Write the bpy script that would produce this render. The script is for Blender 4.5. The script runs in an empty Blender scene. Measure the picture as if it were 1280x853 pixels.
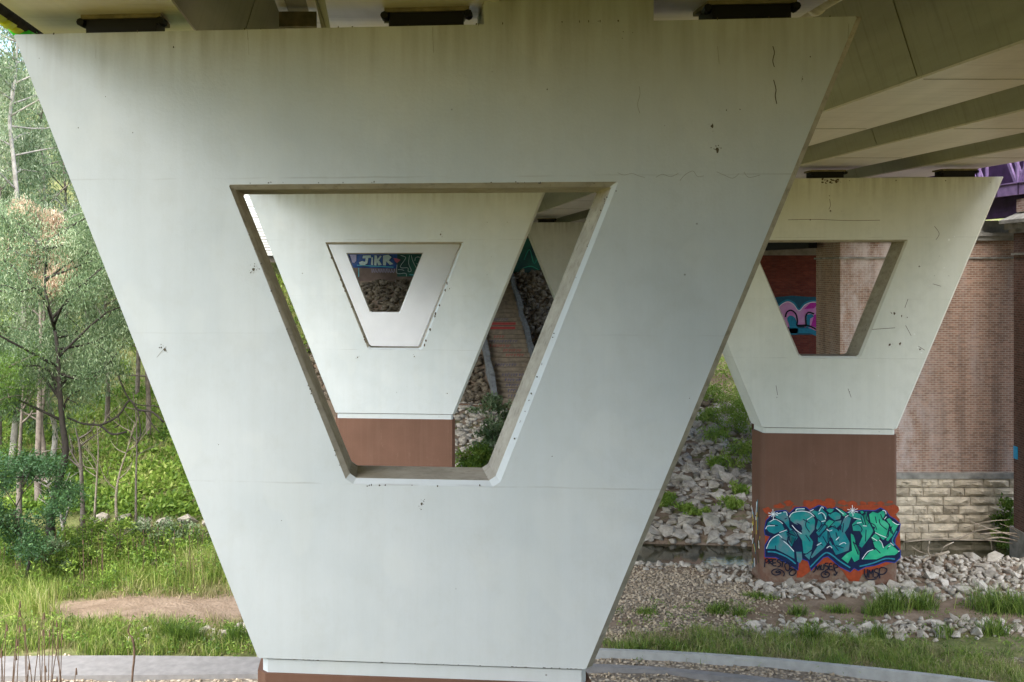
import bpy, bmesh, math, random
import numpy as np
from mathutils import Vector
from mathutils.geometry import tessellate_polygon
R_ = math.radians
SC = bpy.context.scene
COL = SC.collection
random.seed(7)
RNG = np.random.default_rng(7)

# ------------------------------------------------------------------ camera
F = 1244.0
EYE = 10.0
cam = bpy.data.cameras.new('camera'); camo = bpy.data.objects.new('camera', cam); COL.objects.link(camo)
camo.location = (0, 0, EYE); camo.rotation_euler = (R_(90), 0, 0)
cam.sensor_width = 36.0; cam.lens = 36.0*F/1280.0; cam.shift_y = -88.5/1280.0
cam.clip_start = 0.1; cam.clip_end = 2000
SC.camera = camo
# ------------------------------------------------------------------ sky and sun
SUN_EL, SUN_AZ = 56.0, 192.0           # azimuth clockwise from +Y: sun behind thin cloud, behind the camera: a broad soft glow
w = bpy.data.worlds.new('World'); SC.world = w; w.use_nodes = True
nt = w.node_tree
sky = nt.nodes.new('ShaderNodeTexSky'); sky.sky_type = 'NISHITA'; sky.sun_disc = False
sky.sun_elevation = R_(SUN_EL); sky.sun_rotation = R_(SUN_AZ); sky.dust_density = 1.6; sky.air_density = 1.0; sky.ozone_density = 1.0
bg = nt.nodes['Background']; bg.inputs[1].default_value = 0.15
nt.links.new(sky.outputs[0], bg.inputs[0])
sun = bpy.data.lights.new('sun', 'SUN'); suno = bpy.data.objects.new('sun', sun); COL.objects.link(suno)
sun.energy = 2.6; sun.angle = R_(90); sun.color = (1.0, 0.95, 0.84)
sd = Vector((math.sin(R_(SUN_AZ))*math.cos(R_(SUN_EL)), math.cos(R_(SUN_AZ))*math.cos(R_(SUN_EL)), math.sin(R_(SUN_EL))))
suno.rotation_euler = sd.to_track_quat('Z', 'Y').to_euler()
SC.view_settings.view_transform = 'Standard'; SC.view_settings.look = 'None'
SC.view_settings.exposure = 2.18; SC.view_settings.gamma = 1.0
SC.render.engine = 'CYCLES'
SC.cycles.max_bounces = 8; SC.cycles.diffuse_bounces = 4; SC.cycles.transparent_max_bounces = 4

# ------------------------------------------------------------------ helpers
AX = -0.1366                            # the bridge axis: X drifts left by this much per metre of Y
def tag(o, label=None, cat=None, group=None, kind=None):
    if label: o['label'] = label
    if cat: o['category'] = cat
    if group: o['group'] = group
    if kind: o['kind'] = kind
    return o
def empty(name, loc=(0, 0, 0), label=None, cat=None, group=None, kind=None):
    o = bpy.data.objects.new(name, None); COL.objects.link(o); o.location = loc; o.empty_display_size = .3
    return tag(o, label, cat, group, kind)
def link(name, me, parent=None, loc=None):
    o = bpy.data.objects.new(name, me); COL.objects.link(o)
    if parent is not None: o.parent = parent
    if loc is not None: o.location = loc
    return o
def root_of(o):
    v = Vector((0, 0, 0))
    while o is not None:
        v = v + o.location; o = o.parent
    return v
def mk(name, V, Fc, m, parent=None, smooth=False, world=True):
    """V in world metres (or local when world is False) -> one mesh object under parent"""
    off = root_of(parent) if (parent is not None and world) else Vector((0, 0, 0))
    me = bpy.data.meshes.new(name)
    me.from_pydata([(v[0]-off[0], v[1]-off[1], v[2]-off[2]) for v in V], [], Fc)
    bm = bmesh.new(); bm.from_mesh(me); bmesh.ops.recalc_face_normals(bm, faces=bm.faces[:]); bm.to_mesh(me); bm.free()
    if m: me.materials.append(m)
    if smooth: me.shade_smooth()
    return link(name, me, parent)
def npmesh(name, V, quads=None, tris=None, m=None, parent=None, rnd=None, col=None, smooth=False):
    me = bpy.data.meshes.new(name)
    V = np.asarray(V, dtype=np.float32)
    q = np.zeros((0, 4), np.int32) if quads is None else np.asarray(quads, np.int32)
    t = np.zeros((0, 3), np.int32) if tris is None else np.asarray(tris, np.int32)
    me.vertices.add(len(V)); me.vertices.foreach_set('co', V.ravel())
    nl = q.size+t.size
    me.loops.add(nl); me.loops.foreach_set('vertex_index', np.concatenate([q.ravel(), t.ravel()]).astype(np.int32))
    me.polygons.add(len(q)+len(t))
    st = np.concatenate([np.arange(len(q))*4, q.size+np.arange(len(t))*3]).astype(np.int32)
    me.polygons.foreach_set('loop_start', st)
    me.update(calc_edges=True)
    if rnd is not None:
        a = me.attributes.new('rnd', 'FLOAT', 'POINT'); a.data.foreach_set('value', np.asarray(rnd, np.float32))
    if col is not None:
        a = me.attributes.new('zone', 'FLOAT_COLOR', 'POINT'); a.data.foreach_set('color', np.asarray(col, np.float32).ravel())
    if m: me.materials.append(m)
    if smooth: me.shade_smooth()
    return link(name, me, parent)
class MB:
    def __init__(s): s.V = []; s.F = []
    def box(s, x0, x1, y0, y1, z0, z1, sh=0.0):
        """sh: sheared along the bridge axis (X moves with Y)"""
        b = len(s.V)
        for z in (z0, z1):
            for x, y in ((x0, y0), (x1, y0), (x1, y1), (x0, y1)): s.V.append((x+sh*y, y, z))
        s.F += [[b+i for i in f] for f in ((0, 1, 2, 3), (4, 7, 6, 5), (0, 4, 5, 1), (1, 5, 6, 2), (2, 6, 7, 3), (3, 7, 4, 0))]
        return s
    def prism(s, sec, y0, y1, sh=0.0):
        """closed (x,z) section swept from y0 to y1"""
        b = len(s.V); n = len(sec)
        for y in (y0, y1):
            for x, z in sec: s.V.append((x+sh*y, y, z))
        for i in range(n):
            j = (i+1) % n; s.F.append([b+i, b+j, b+n+j, b+n+i])
        s.F.append([b+i for i in range(n)]); s.F.append([b+n+i for i in range(n)][::-1])
        return s
    def tube(s, pts, rad, n=7, cap=True):
        pts = [Vector(p) for p in pts]; b0 = len(s.V)
        if not hasattr(rad, '__len__'): rad = [rad]*len(pts)
        for i, p in enumerate(pts):
            d = (pts[min(i+1, len(pts)-1)]-pts[max(i-1, 0)])
            if d.length < 1e-6: d = Vector((0, 0, 1))
            d.normalize()
            up = Vector((0, 0, 1)) if abs(d.z) < .9 else Vector((1, 0, 0))
            a = d.cross(up).normalized(); c = d.cross(a)
            for k in range(n):
                t = 2*math.pi*k/n; s.V.append(tuple(p+a*math.cos(t)*rad[i]+c*math.sin(t)*rad[i]))
        for i in range(len(pts)-1):
            for k in range(n):
                j = (k+1) % n
                s.F.append([b0+i*n+k, b0+i*n+j, b0+(i+1)*n+j, b0+(i+1)*n+k])
        if cap:
            s.F.append([b0+k for k in range(n)]); s.F.append([b0+(len(pts)-1)*n+k for k in range(n)][::-1])
        return s
    def beam(s, p, q, wx, wz):
        p = Vector(p); q = Vector(q); d = (q-p).normalized()
        up = Vector((1, 0, 0)); a = up; c = d.cross(a).normalized(); b = len(s.V)
        for e in (p, q):
            for i, j in ((-1, -1), (1, -1), (1, 1), (-1, 1)): s.V.append(tuple(e+a*i*wx/2+c*j*wz/2))
        s.F += [[b+i for i in f] for f in ((0, 1, 2, 3), (4, 7, 6, 5), (0, 4, 5, 1), (1, 5, 6, 2), (2, 6, 7, 3), (3, 7, 4, 0))]
        return s
    def build(s, name, m, parent=None, smooth=False, world=True): return mk(name, s.V, s.F, m, parent, smooth, world)

# ------------------------------------------------------------------ materials
class NB:
    def __init__(s, name):
        s.m = bpy.data.materials.new(name); s.m.use_nodes = True; s.t = s.m.node_tree; s.p = s.t.nodes['Principled BSDF']
    def n(s, typ, ins=None, **kw):
        nd = s.t.nodes.new(typ)
        for k, v in kw.items(): setattr(nd, k, v)
        for k, v in (ins or {}).items(): s.l(v, nd.inputs[k])
        return nd
    def l(s, v, sock):
        if isinstance(v, bpy.types.NodeSocket): s.t.links.new(v, sock)
        elif isinstance(v, bpy.types.Node): s.t.links.new(v.outputs[0], sock)
        elif isinstance(v, (tuple, list)) and len(v) == 3 and sock.type == 'RGBA': sock.default_value = (*v, 1)
        else: sock.default_value = v
    def obj(s): return s.n('ShaderNodeTexCoord').outputs['Object']
    def pos(s): return s.n('ShaderNodeNewGeometry').outputs['Position']
    def mapv(s, v, sc): return s.n('ShaderNodeMapping', {'Vector': v, 'Scale': sc}).outputs[0]
    def noise(s, v, scale, detail=4, rough=.55): return s.n('ShaderNodeTexNoise', {'Vector': v, 'Scale': scale, 'Detail': detail, 'Roughness': rough}).outputs[0]
    def ramp(s, f, stops):
        r = s.n('ShaderNodeValToRGB', {'Fac': f}); e = r.color_ramp.elements
        while len(e) < len(stops): e.new(.5)
        for i, (p, c) in enumerate(stops):
            e[i].position = p; e[i].color = (*c, 1) if len(c) == 3 else c
        return r.outputs[0]
    def gray(s, f, a, b, va=0., vb=1.):
        return s.n('ShaderNodeMapRange', {0: f, 1: a, 2: b, 3: va, 4: vb}).outputs[0]
    def mix(s, f, a, b, mode='MIX'):
        nd = s.n('ShaderNodeMix', data_type='RGBA', blend_type=mode)
        s.l(f, nd.inputs[0]); s.l(a, nd.inputs[6]); s.l(b, nd.inputs[7]); return nd.outputs[2]
    def math(s, op, a, b=0.0):
        nd = s.n('ShaderNodeMath', operation=op); s.l(a, nd.inputs[0]); s.l(b, nd.inputs[1]); return nd.outputs[0]
    def xyz(s, v): return s.n('ShaderNodeSeparateXYZ', {0: v}).outputs
    def bump(s, h, st=.3, dist=.02):
        b = s.n('ShaderNodeBump', {'Strength': st, 'Distance': dist, 'Height': h}); s.l(b.outputs[0], s.p.inputs['Normal'])
    def out(s, col, rough=.8, spec=.3):
        s.l(col, s.p.inputs['Base Color']); s.l(rough, s.p.inputs['Roughness']); s.l(spec, s.p.inputs['Specular IOR Level']); return s.m

def m_plain(name, c, rough=.7, var=.25, scale=3, spec=.3):
    b = NB(name); v = b.pos(); f = b.noise(v, scale, 5)
    lo = tuple(x*(1-var) for x in c); hi = tuple(min(1, x*(1+var)) for x in c)
    b.bump(b.noise(v, scale*12, 3), .2, .01)
    return b.out(b.ramp(f, [(.3, lo), (.7, hi)]), rough, spec)
def m_pier(c1=(.47, .50, .495), c2=(.54, .56, .55), name='painted_pier_concrete'):
    b = NB(name); o = b.obj(); x, y, z = b.xyz(o)
    big = b.noise(o, .55, 4, .6)
    streak = b.noise(b.mapv(o, (5, 3, .18)), 1.0, 6, .65)
    fine = b.noise(b.mapv(o, (38, 20, 7)), 1.0, 4, .7)
    c = b.ramp(big, [(.3, c1), (.7, c2)])
    c = b.mix(b.gray(streak, .42, .8, 0, .15), c, (.36, .36, .31))
    cloud = b.noise(o, 1.9, 6, .68)
    c = b.mix(b.gray(cloud, .52, .78, 0, .28), c, (.40, .40, .35))
    c = b.mix(b.gray(fine, .5, .8, 0, .10), c, (.36, .36, .33))
    # faint blotchy repaint patches and pour lines
    patch = b.noise(b.mapv(o, (.9, .9, .7)), 1.3, 2, .4)
    c = b.mix(b.gray(patch, .56, .60, 0, .10), c, (.66, .66, .60))
    wob = b.math('MULTIPLY', b.noise(b.mapv(o, (2, 2, 2)), 1.0, 2), .03)
    for zz, st in ((7.31, .35), (11.17, .3), (9.2, .10)):
        d = b.math('ABSOLUTE', b.math('SUBTRACT', b.math('ADD', z, wob), zz+.015))
        ln = b.gray(d, .004, .014, st, 0)
        ln = b.math('MULTIPLY', ln, b.gray(b.noise(b.mapv(o, (1.4, 1, 9)), 1.0, 3), .4, .6))
        c = b.mix(ln, c, (.22, .20, .16))
    # grime under the top edge and on the bottom lip
    g = b.math('MULTIPLY', b.gray(z, 12.2, 13.08), b.gray(b.noise(b.mapv(o, (5, 3, .4)), 1.0, 5), .42, .75))
    c = b.mix(b.math('MULTIPLY', g, .55), c, (.22, .18, .12))
    spots = b.n('ShaderNodeTexVoronoi', {'Vector': o, 'Scale': 1.7}).outputs[0]
    c = b.mix(b.math('MULTIPLY', b.gray(spots, .012, .03, 1, 0), .7), c, (.10, .085, .06))
    h = b.math('ADD', b.noise(o, 26, 4, .6), b.math('MULTIPLY', b.noise(o, 3, 2), 1.2))
    b.bump(h, .22, .012)
    return b.out(c, .62, .28)
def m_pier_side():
    b = NB('bare_concrete_and_bevel_shade'); o = b.obj()  # bare concrete of the reveal; also stands in for shade on some bevels
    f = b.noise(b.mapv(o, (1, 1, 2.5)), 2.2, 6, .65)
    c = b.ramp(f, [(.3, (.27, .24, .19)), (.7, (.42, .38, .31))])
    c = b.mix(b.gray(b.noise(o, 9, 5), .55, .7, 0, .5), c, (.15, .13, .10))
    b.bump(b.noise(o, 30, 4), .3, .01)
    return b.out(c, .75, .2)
def m_brown():
    b = NB('brown_column_paint'); o = b.obj()
    c = b.ramp(b.noise(o, .9, 4), [(.3, (.125, .062, .038)), (.7, (.155, .078, .05))])
    c = b.mix(b.gray(b.noise(b.mapv(o, (9, 4, .4)), 1.0, 5), .5, .8, 0, .25), c, (.20, .12, .085))
    z = b.xyz(o)[2]
    c = b.mix(b.math('MULTIPLY', b.gray(z, .2, 1.1, 1, 0), b.gray(b.noise(o, 3, 5, .7), .4, .65)), c, (.22, .17, .12))
    c = b.mix(b.gray(b.noise(b.mapv(o, (2.5, 2, 1.2)), 2.0, 6, .75), .60, .72, 0, .35), c, (.24, .15, .11))
    b.bump(b.noise(o, 30, 4), .2, .01)
    return b.out(c, .7, .25)
def m_steel(name, a, c2, spec=.35, rough=.55):
    b = NB(name); o = b.obj()
    c = b.ramp(b.noise(b.mapv(o, (1.5, .12, 1.5)), 1.0, 5, .6), [(.3, a), (.7, c2)])
    st = b.noise(b.mapv(o, (.6, 7, .35)), 1.0, 5, .7)
    c = b.mix(b.gray(st, .52, .8, 0, .55), c, (a[0]*.45, a[1]*.45, a[2]*.38))
    b.bump(b.noise(o, 18, 3), .12, .006)
    return b.out(c, rough, spec)
def m_brick(name, c1, c2, mort, stain=.5, white=.5, z_top=11.0, wash=False):
    b = NB(name); p = b.pos(); x, y, z = b.xyz(p)
    v = b.n('ShaderNodeCombineXYZ', {0: b.math('ADD', x, b.math('MULTIPLY', y, .97)), 1: z, 2: 0.0}).outputs[0]
    br = b.n('ShaderNodeTexBrick', {'Vector': v, 'Color1': c1, 'Color2': c2, 'Mortar': mort, 'Scale': 1.0, 'Mortar Size': .011,
             'Mortar Smooth': .15, 'Bias': -.1, 'Brick Width': .235, 'Row Height': .086})
    c = br.outputs[0]
    vv = b.n('ShaderNodeTexVoronoi', {'Vector': b.mapv(v, (4.2, 11.6, 1)), 'Scale': 1.0}).outputs[1]
    vs = b.xyz(vv)[0]
    c = b.mix(b.gray(vs, .72, .95, 0, .3), c, tuple(min(1, q*1.5) for q in c2)); c = b.mix(b.gray(vs, 0, .25, .28, 0), c, tuple(q*.45 for q in c1))
    c = b.mix(b.math('MULTIPLY', b.gray(b.noise(b.mapv(p, (1.1, .8, .22)), 1.0, 6, .7), .52, .78), white), c, (.46, .40, .37))
    c = b.mix(b.math('MULTIPLY', b.gray(b.noise(b.mapv(p, (1.7, 1.2, .16)), 1.0, 5, .6), .50, .72), stain), c, (.065, .048, .04))
    c = b.mix(b.math('MULTIPLY', b.gray(z, z_top-2.2, z_top), .55), c, (.07, .06, .05))
    if wash: c = b.mix(b.math('MULTIPLY', b.math('MULTIPLY', b.gray(x, 14.6, 17.2, 1, 0), b.gray(x, 12.78, 12.84)), b.gray(b.noise(b.mapv(p, (1.3, 1, .5)), 1.3, 6, .7), .42, .62, 0, .7)), c, (.60, .53, .50))
    b.bump(b.math('SUBTRACT', b.noise(p, 20, 3), b.math('MULTIPLY', br.outputs[1], 1.5)), .5, .012)
    return b.out(c, .85, .2)
def m_rock(name, a, c2, moss=0.0, dark=(.09, .08, .07)):
    b = NB(name); p = b.pos()
    rnd = b.n('ShaderNodeAttribute', attribute_name='rnd').outputs['Fac']
    oi = b.n('ShaderNodeObjectInfo').outputs['Random']
    f = b.math('FRACT', b.math('ADD', rnd, oi))
    c = b.ramp(f, [(0, a), (.35, c2), (.7, tuple(.5*(x+y) for x, y in zip(a, c2))), (1, tuple(x*.62 for x in a))])
    c = b.mix(b.gray(b.noise(p, 4, 6, .7), .42, .72, 0, .7), c, dark)
    c = b.mix(b.gray(b.noise(p, 13, 4, .6), .55, .75, 0, .35), c, (.62, .58, .52))
    if moss: c = b.mix(b.gray(b.noise(p, .8, 4, .6), .52, .7, 0, moss), c, (.10, .13, .03))
    b.bump(b.noise(p, 11, 6, .65), .6, .04)
    return b.out(c, .9, .15)
def m_leaf(name, stops, trans=.35, rough=.55):
    b = NB(name); rnd = b.n('ShaderNodeAttribute', attribute_name='rnd').outputs['Fac']
    c = b.ramp(rnd, stops); t = b.t
    b.out(c, rough, .35)
    tr = b.n('ShaderNodeBsdfTranslucent', {0: b.mix(.2, c, (.25, .35, .05))})
    ms = b.n('ShaderNodeMixShader', {0: trans}); t.links.new(b.p.outputs[0], ms.inputs[1]); t.links.new(tr.outputs[0], ms.inputs[2])
    t.links.new(ms.outputs[0], t.nodes['Material Output'].inputs[0])
    return b.m
def m_flat(name, c, rough=.45):
    b = NB(name); f = b.noise(b.pos(), 9, 4, .6)
    return b.out(b.ramp(f, [(.3, tuple(x*.8 for x in c)), (.7, tuple(min(1, x*1.15) for x in c))]), rough, .3)
def m_paint2(name, stops, scale=1.3):
    b = NB(name); f = b.noise(b.pos(), scale, 3, .5)
    return b.out(b.ramp(f, stops), .45, .3)

M = {}
M['pier'] = m_pier(); M['pier_cream_lit'] = m_pier((.58, .58, .51), (.65, .645, .58), 'cream_pier_lit_tone'); M['pier_white'] = m_plain('plain_white_pier', (.88, .88, .90), .6, .05, .6); M['reveal'] = m_pier_side(); M['brown'] = m_brown()
M['girder'] = m_steel('olive_grey_girder_paint', (.31, .30, .235), (.42, .41, .335))
M['soffit'] = m_steel('pale_soffit_steel', (.64, .59, .55), (.78, .72, .68), .5, .34)
M['deck'] = m_plain('deck_concrete', (.30, .28, .24), .8, .25, .8)
M['dark'] = m_plain('black_rubber', (.004, .004, .004), .6, .2)
M['rust'] = m_plain('rusted_steel', (.20, .17, .10), .7, .4, 4)
M['brick'] = m_brick('red_brown_brick', (.26, .15, .105), (.37, .225, .16), (.44, .38, .31), .5, .55, 12.6, True)
M['brick_pale'] = m_brick('limewashed_brick', (.36, .19, .15), (.55, .38, .32), (.62, .55, .48), .4, .85, 13.2)
M['brick_dark'] = m_brick('soot_dark_brick', (.10, .05, .038), (.17, .085, .065), (.17, .14, .12), .6, .15, 12.5)
M['redwall'] = m_brick('deep_red_brick', (.13, .03, .022), (.18, .045, .03), (.11, .045, .035), .3, .0, 12.5)
M['stone'] = m_rock('buff_sandstone', (.50, .42, .30), (.66, .57, .43), 0, (.26, .22, .16))
M['stone_cap'] = m_plain('weathered_cap_stone', (.26, .25, .22), .85, .4, 2.5)
M['mortar'] = m_plain('dark_recessed_mortar', (.13, .11, .09), .95, .3)
M['rock'] = m_rock('bank_rock', (.37, .33, .265), (.52, .465, .385), .2, (.12, .10, .085))
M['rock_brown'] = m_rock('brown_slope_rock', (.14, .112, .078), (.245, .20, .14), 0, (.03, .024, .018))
M['gravel'] = m_rock('buff_gravel', (.37, .285, .19), (.54, .44, .31))
M['path'] = m_plain('path_concrete', (.21, .20, .19), .85, .15, 5)
M['kerb'] = m_plain('kerb_concrete', (.35, .35, .325), .8, .15, 3)
M['bark_dark'] = m_plain('dark_bark', (.03, .025, .02), .9, .4, 6)
M['bark_pale'] = m_plain('pale_gum_bark', (.33, .30, .26), .8, .35, 3)
M['bark_brown'] = m_plain('brown_bark', (.17, .14, .115), .9, .4, 5)
M['deadwood'] = m_plain('bleached_wood', (.34, .28, .21), .85, .3, 5)
M['purple'] = m_plain('purple_truss_paint', (.21, .14, .28), .5, .3, 3)
M['purple_dark'] = m_plain('deep_purple_steel', (.035, .014, .05), .6, .4, 3)
M['white_board'] = m_plain('white_board', (.60, .60, .57), .7, .12, 3)
M['timber'] = m_plain('weathered_timber', (.16, .095, .06), .9, .3, 4)
M['step'] = m_plain('precast_step', (.22, .175, .125), .9, .3, 4)
M['stringer'] = m_plain('grey_stair_kerb', (.17, .175, .175), .85, .3, 4)
M['leaf_gum'] = m_leaf('gum_leaves', [(0, (.015, .035, .015)), (.35, (.085, .145, .065)), (.68, (.24, .32, .16)), (1, (.54, .58, .40))])
M['leaf_pale'] = m_leaf('pale_gum_leaves', [(0, (.02, .045, .015)), (.35, (.14, .20, .10)), (.7, (.34, .40, .25)), (1, (.62, .59, .44))])
M['leaf_dark'] = m_leaf('dark_wattle_leaves', [(0, (.02, .05, .02)), (.6, (.055, .13, .05)), (1, (.13, .24, .08))])
M['leaf_tan'] = m_leaf('dead_tan_leaves', [(0, (.22, .14, .08)), (.5, (.46, .33, .21)), (1, (.64, .53, .40))], .2)
M['leaf_green'] = m_leaf('fresh_green_leaves', [(0, (.02, .055, .01)), (.4, (.11, .20, .025)), (.75, (.26, .37, .055)), (1, (.42, .46, .14))])
M['grass'] = m_leaf('grass_blades', [(0, (.025, .055, .01)), (.32, (.11, .19, .025)), (.58, (.25, .34, .055)), (.8, (.42, .41, .15)), (1, (.56, .48, .29))])
M['grass_dry'] = m_leaf('dry_grass_blades', [(0, (.10, .14, .03)), (.4, (.26, .25, .10)), (1, (.48, .40, .22))])
def m_ground():
    b = NB('river_bank_ground'); p = b.pos()
    z = b.n('ShaderNodeAttribute', attribute_name='zone').outputs['Color']
    s = b.n('ShaderNodeSeparateColor', {0: z}).outputs
    soil = b.ramp(b.noise(p, 1.3, 7, .65), [(.3, (.16, .115, .078)), (.7, (.29, .22, .16))])
    grass = b.ramp(b.noise(p, 2.1, 7, .7), [(.3, (.07, .085, .03)), (.55, (.15, .16, .06)), (.75, (.28, .24, .14))])
    vor = b.n('ShaderNodeTexVoronoi', {'Vector': p, 'Scale': 9.0})
    grav = b.mix(b.gray(vor.outputs[0], .3, .6, 0, .8), b.mix(b.gray(b.xyz(vor.outputs[1])[0], 0, 1), (.30, .24, .17), (.58, .49, .37)), (.12, .10, .08))
    n = b.noise(p, 1.6, 5, .6)
    k = b.math('ADD', n, -.5)
    dry = b.ramp(b.noise(p, 2.1, 7, .7), [(.3, (.11, .09, .014)), (.7, (.22, .18, .035))])
    grass = b.mix(s[2], grass, dry)
    c = b.mix(b.gray(b.math('ADD', s[0], b.math('MULTIPLY', k, 1.4)), .4, .6), soil, grass)
    c = b.mix(b.gray(b.math('ADD', s[1], b.math('MULTIPLY', k, 1.2)), .4, .6), c, grav)
    b.bump(b.math('ADD', b.noise(p, 7, 6, .7), b.math('MULTIPLY', vor.outputs[0], -.6)), .7, .06)
    return b.out(c, .95, .1)
M['ground'] = m_ground()
def m_water():
    b = NB('still_creek_water'); p = b.pos()
    b.bump(b.noise(b.mapv(p, (1.5, 3, 1)), 3.0, 3), .10, .02)
    return b.out(b.ramp(b.noise(p, .8, 3), [(.3, (.018, .020, .010)), (.7, (.045, .042, .02))]), .06, .6)
M['water'] = m_water()

# ------------------------------------------------------------------ terrain
def fbm(X, Y):
    return (np.sin(X*.71+1.3)*np.sin(Y*.63+.4)*.5+np.sin(X*1.7+Y*1.1)*.25+np.sin(X*3.1-Y*2.3+2)*.14+np.sin(X*5.9+Y*5.1+1)*.07)
def river_far(X):
    t = np.clip((np.asarray(X, float)-11.2)/1.8, 0, 1); return 39.0-.11*X+2.1*t*t*(3-2*t)
def H(X, Y):
    X = np.asarray(X, float); Y = np.asarray(Y, float)
    lat = X-AX*Y
    near = np.interp(Y, [-40, -22, -14, -6, 0, 15], [17.5, 15.2, 13.0, 10.4, 8.3, 0.0])
    side = np.clip((X+17)/6, 0, 1)*np.clip((27-X)/6, 0, 1); near = near*(.22+.78*side)
    d = Y-river_far(X)
    bank = np.interp(d, [-8, -4.6, -3.2, -1.2, -.3, .5, 3, 11, 19, 22, 36, 40], [0, -.05, -.62, -1.0, -.8, -.15, .25, 1.2, 2.15, 2.35, 10.0, 10.6])
    Yw = 75.0
    under = np.clip((lat+8.5)/2, 0, 1)*np.clip((24.0-lat)/2, 0, 1)
    up = np.interp(d, [36, 40, 60, 100, 160, 400], [9.6, 11.2, 19, 30, 38, 45])
    z = np.where(Y < 16, near, bank)
    out = np.where(d > 36, up, z)
    # behind the abutment wall the approach fill carries the road
    fill = np.where(Y > Yw+1.2, 15.2, np.minimum(z, 10.1))
    mixd = np.where(d > 34, under, 0)
    z = out*(1-mixd)+np.where(Y > Yw+1.2, fill, np.minimum(out, 10.1))*mixd
    # side valley walls well off to both sides
    z = z+np.clip((-X-26)/12, 0, 3)*3.2*np.clip((Y-44)/14, 0, 1)+np.clip((X-34)/14, 0, 2)*3*np.clip((Y-30)/20, 0, 1)
    amp = np.where((d > -5) & (d < .4), .03, .10)
    amp = np.where(d > 3, .22, amp)
    amp = np.where(Y < 16, .05, amp)
    return z+fbm(X, Y)*amp
def inpatch(X, Y, cx, cy, rx, ry): return np.clip(1.6-1.6*np.sqrt(((X-cx)/rx)**2+((Y-cy)/ry)**2), 0, 1)
def zones(X, Y):
    """r = grass, g = gravel (rest soil)"""
    d = Y-river_far(X)
    grass = np.full(X.shape, .55)
    grass = np.where((X < -4) & (Y > 25.4), .8, grass)
    dirt = np.maximum(inpatch(X, Y, -9.3, 29.6, 6.0, 1.7), inpatch(X, Y, -5, 30.3, 4.5, 2.4))
    grass = np.where(X < 1, grass-dirt*.9, grass)
    right = (X > 1.5) & (d < 0)
    grass = np.where(right, .12, grass)
    grass = np.where(right & (Y > 25.2) & (Y < 27.3), .62, grass)
    grav = np.zeros(X.shape)
    grav = np.where(right, np.maximum(inpatch(X, Y, 4.6, 30.8, 4.0, 3.6), inpatch(X, Y, 4.6, 27.4, 3.4, .9)), grav)
    grav = np.where((Y > 23.2) & (Y < 25.6) & (X > -30), .75, grav)
    grav = np.where((Y < 23.2), .0, grav)
    lat = X-AX*Y
    sl = (d > 19) & (lat > -4.8) & (lat < 22)
    grass = np.where(sl, .05, grass)
    grass = np.where((d > 0) & (d <= 19) & (lat > -6), .38, grass)
    grass = np.where((d > 0) & (lat < -4.8), .9, grass)
    grass = np.where(Y < 23, .85, grass)
    return grass, grav
def axis_vals(pts): 
    out = []
    for (a, b, s) in pts: out += list(np.arange(a, b, s))
    return np.array(out)
gx = axis_vals([(-500, -100, 40), (-100, -40, 4), (-40, 34, .33), (34, 100, 4), (100, 541, 40)])
gy = axis_vals([(-300, -40, 20), (-40, 10, 1.0), (10, 62, .33), (62, 92, .5), (92, 160, 4), (160, 601, 40)])
GX, GY = np.meshgrid(gx, gy)
GZ = H(GX, GY)
nx, ny = len(gx), len(gy)
ii = (np.arange(ny-1)[:, None]*nx+np.arange(nx-1)[None, :]).ravel()
quads = np.stack([ii, ii+1, ii+nx+1, ii+nx], 1)
zr, zg = zones(GX, GY)
colz = np.stack([zr.ravel(), zg.ravel(), np.clip((25-GY)/4, 0, 1).ravel(), np.ones(zr.size)], 1)
ground = npmesh('ground', np.stack([GX.ravel(), GY.ravel(), GZ.ravel()], 1), quads=quads, m=M['ground'], col=colz, smooth=True)
tag(ground, kind='structure')
# creek
wx = np.linspace(-60, 60, 60)
wv = []
for x in wx:
    wv += [(x, river_far(x)-7.5, -.55), (x, river_far(x)+2.2, -.55)]
wf = [[2*i, 2*i+2, 2*i+3, 2*i+1] for i in range(len(wx)-1)]
tag(mk('creek_water', wv, wf, M['water']), kind='structure')

# ------------------------------------------------------------------ path and kerb
def strip(name, left, right, zt, thick, m, parent=None, arr=None):
    V = []; Fc = []
    n = len(left)
    for (a, b) in zip(left, right):
        V += [(a[0], a[1], zt), (b[0], b[1], zt), (a[0], a[1], zt-thick), (b[0], b[1], zt-thick)]
    for i in range(n-1):
        k = 4*i
        Fc += [[k, k+1, k+5, k+4], [k+2, k+6, k+7, k+3], [k, k+4, k+6, k+2], [k+1, k+3, k+7, k+5]]
    Fc += [[0, 2, 3, 1], [4*n-4, 4*n-3, 4*n-1, 4*n-2]]
    return mk(name, V, Fc, m, parent)
def smooth_pts(pts, n=40):
    pts = np.array(pts, float); t = np.arange(len(pts)); tt = np.linspace(0, len(pts)-1, n)
    out = []
    for u in tt:
        i = int(min(max(math.floor(u), 0), len(pts)-2)); f = u-i
        p0 = pts[max(i-1, 0)]; p1 = pts[i]; p2 = pts[i+1]; p3 = pts[min(i+2, len(pts)-1)]
        out.append(.5*((2*p1)+(-p0+p2)*f+(2*p0-5*p1+4*p2-p3)*f*f+(-p0+3*p1-3*p2+p3)*f**3))
    return out
pf = smooth_pts([(-40, 26.6), (-20, 25.45), (-10, 25.5), (-3, 25.25), (2, 24.98), (5.2, 24.40), (9, 23.05), (13, 20.35)])
pn = smooth_pts([(-40, 25.2), (-20, 24.2), (-10, 24.25), (-3, 24.45), (2, 24.74), (5.1, 24.18), (8.85, 22.85), (12.8, 20.2)])
tag(strip('path', pf, pn, .13, .3, M['path']), kind='structure')
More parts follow.
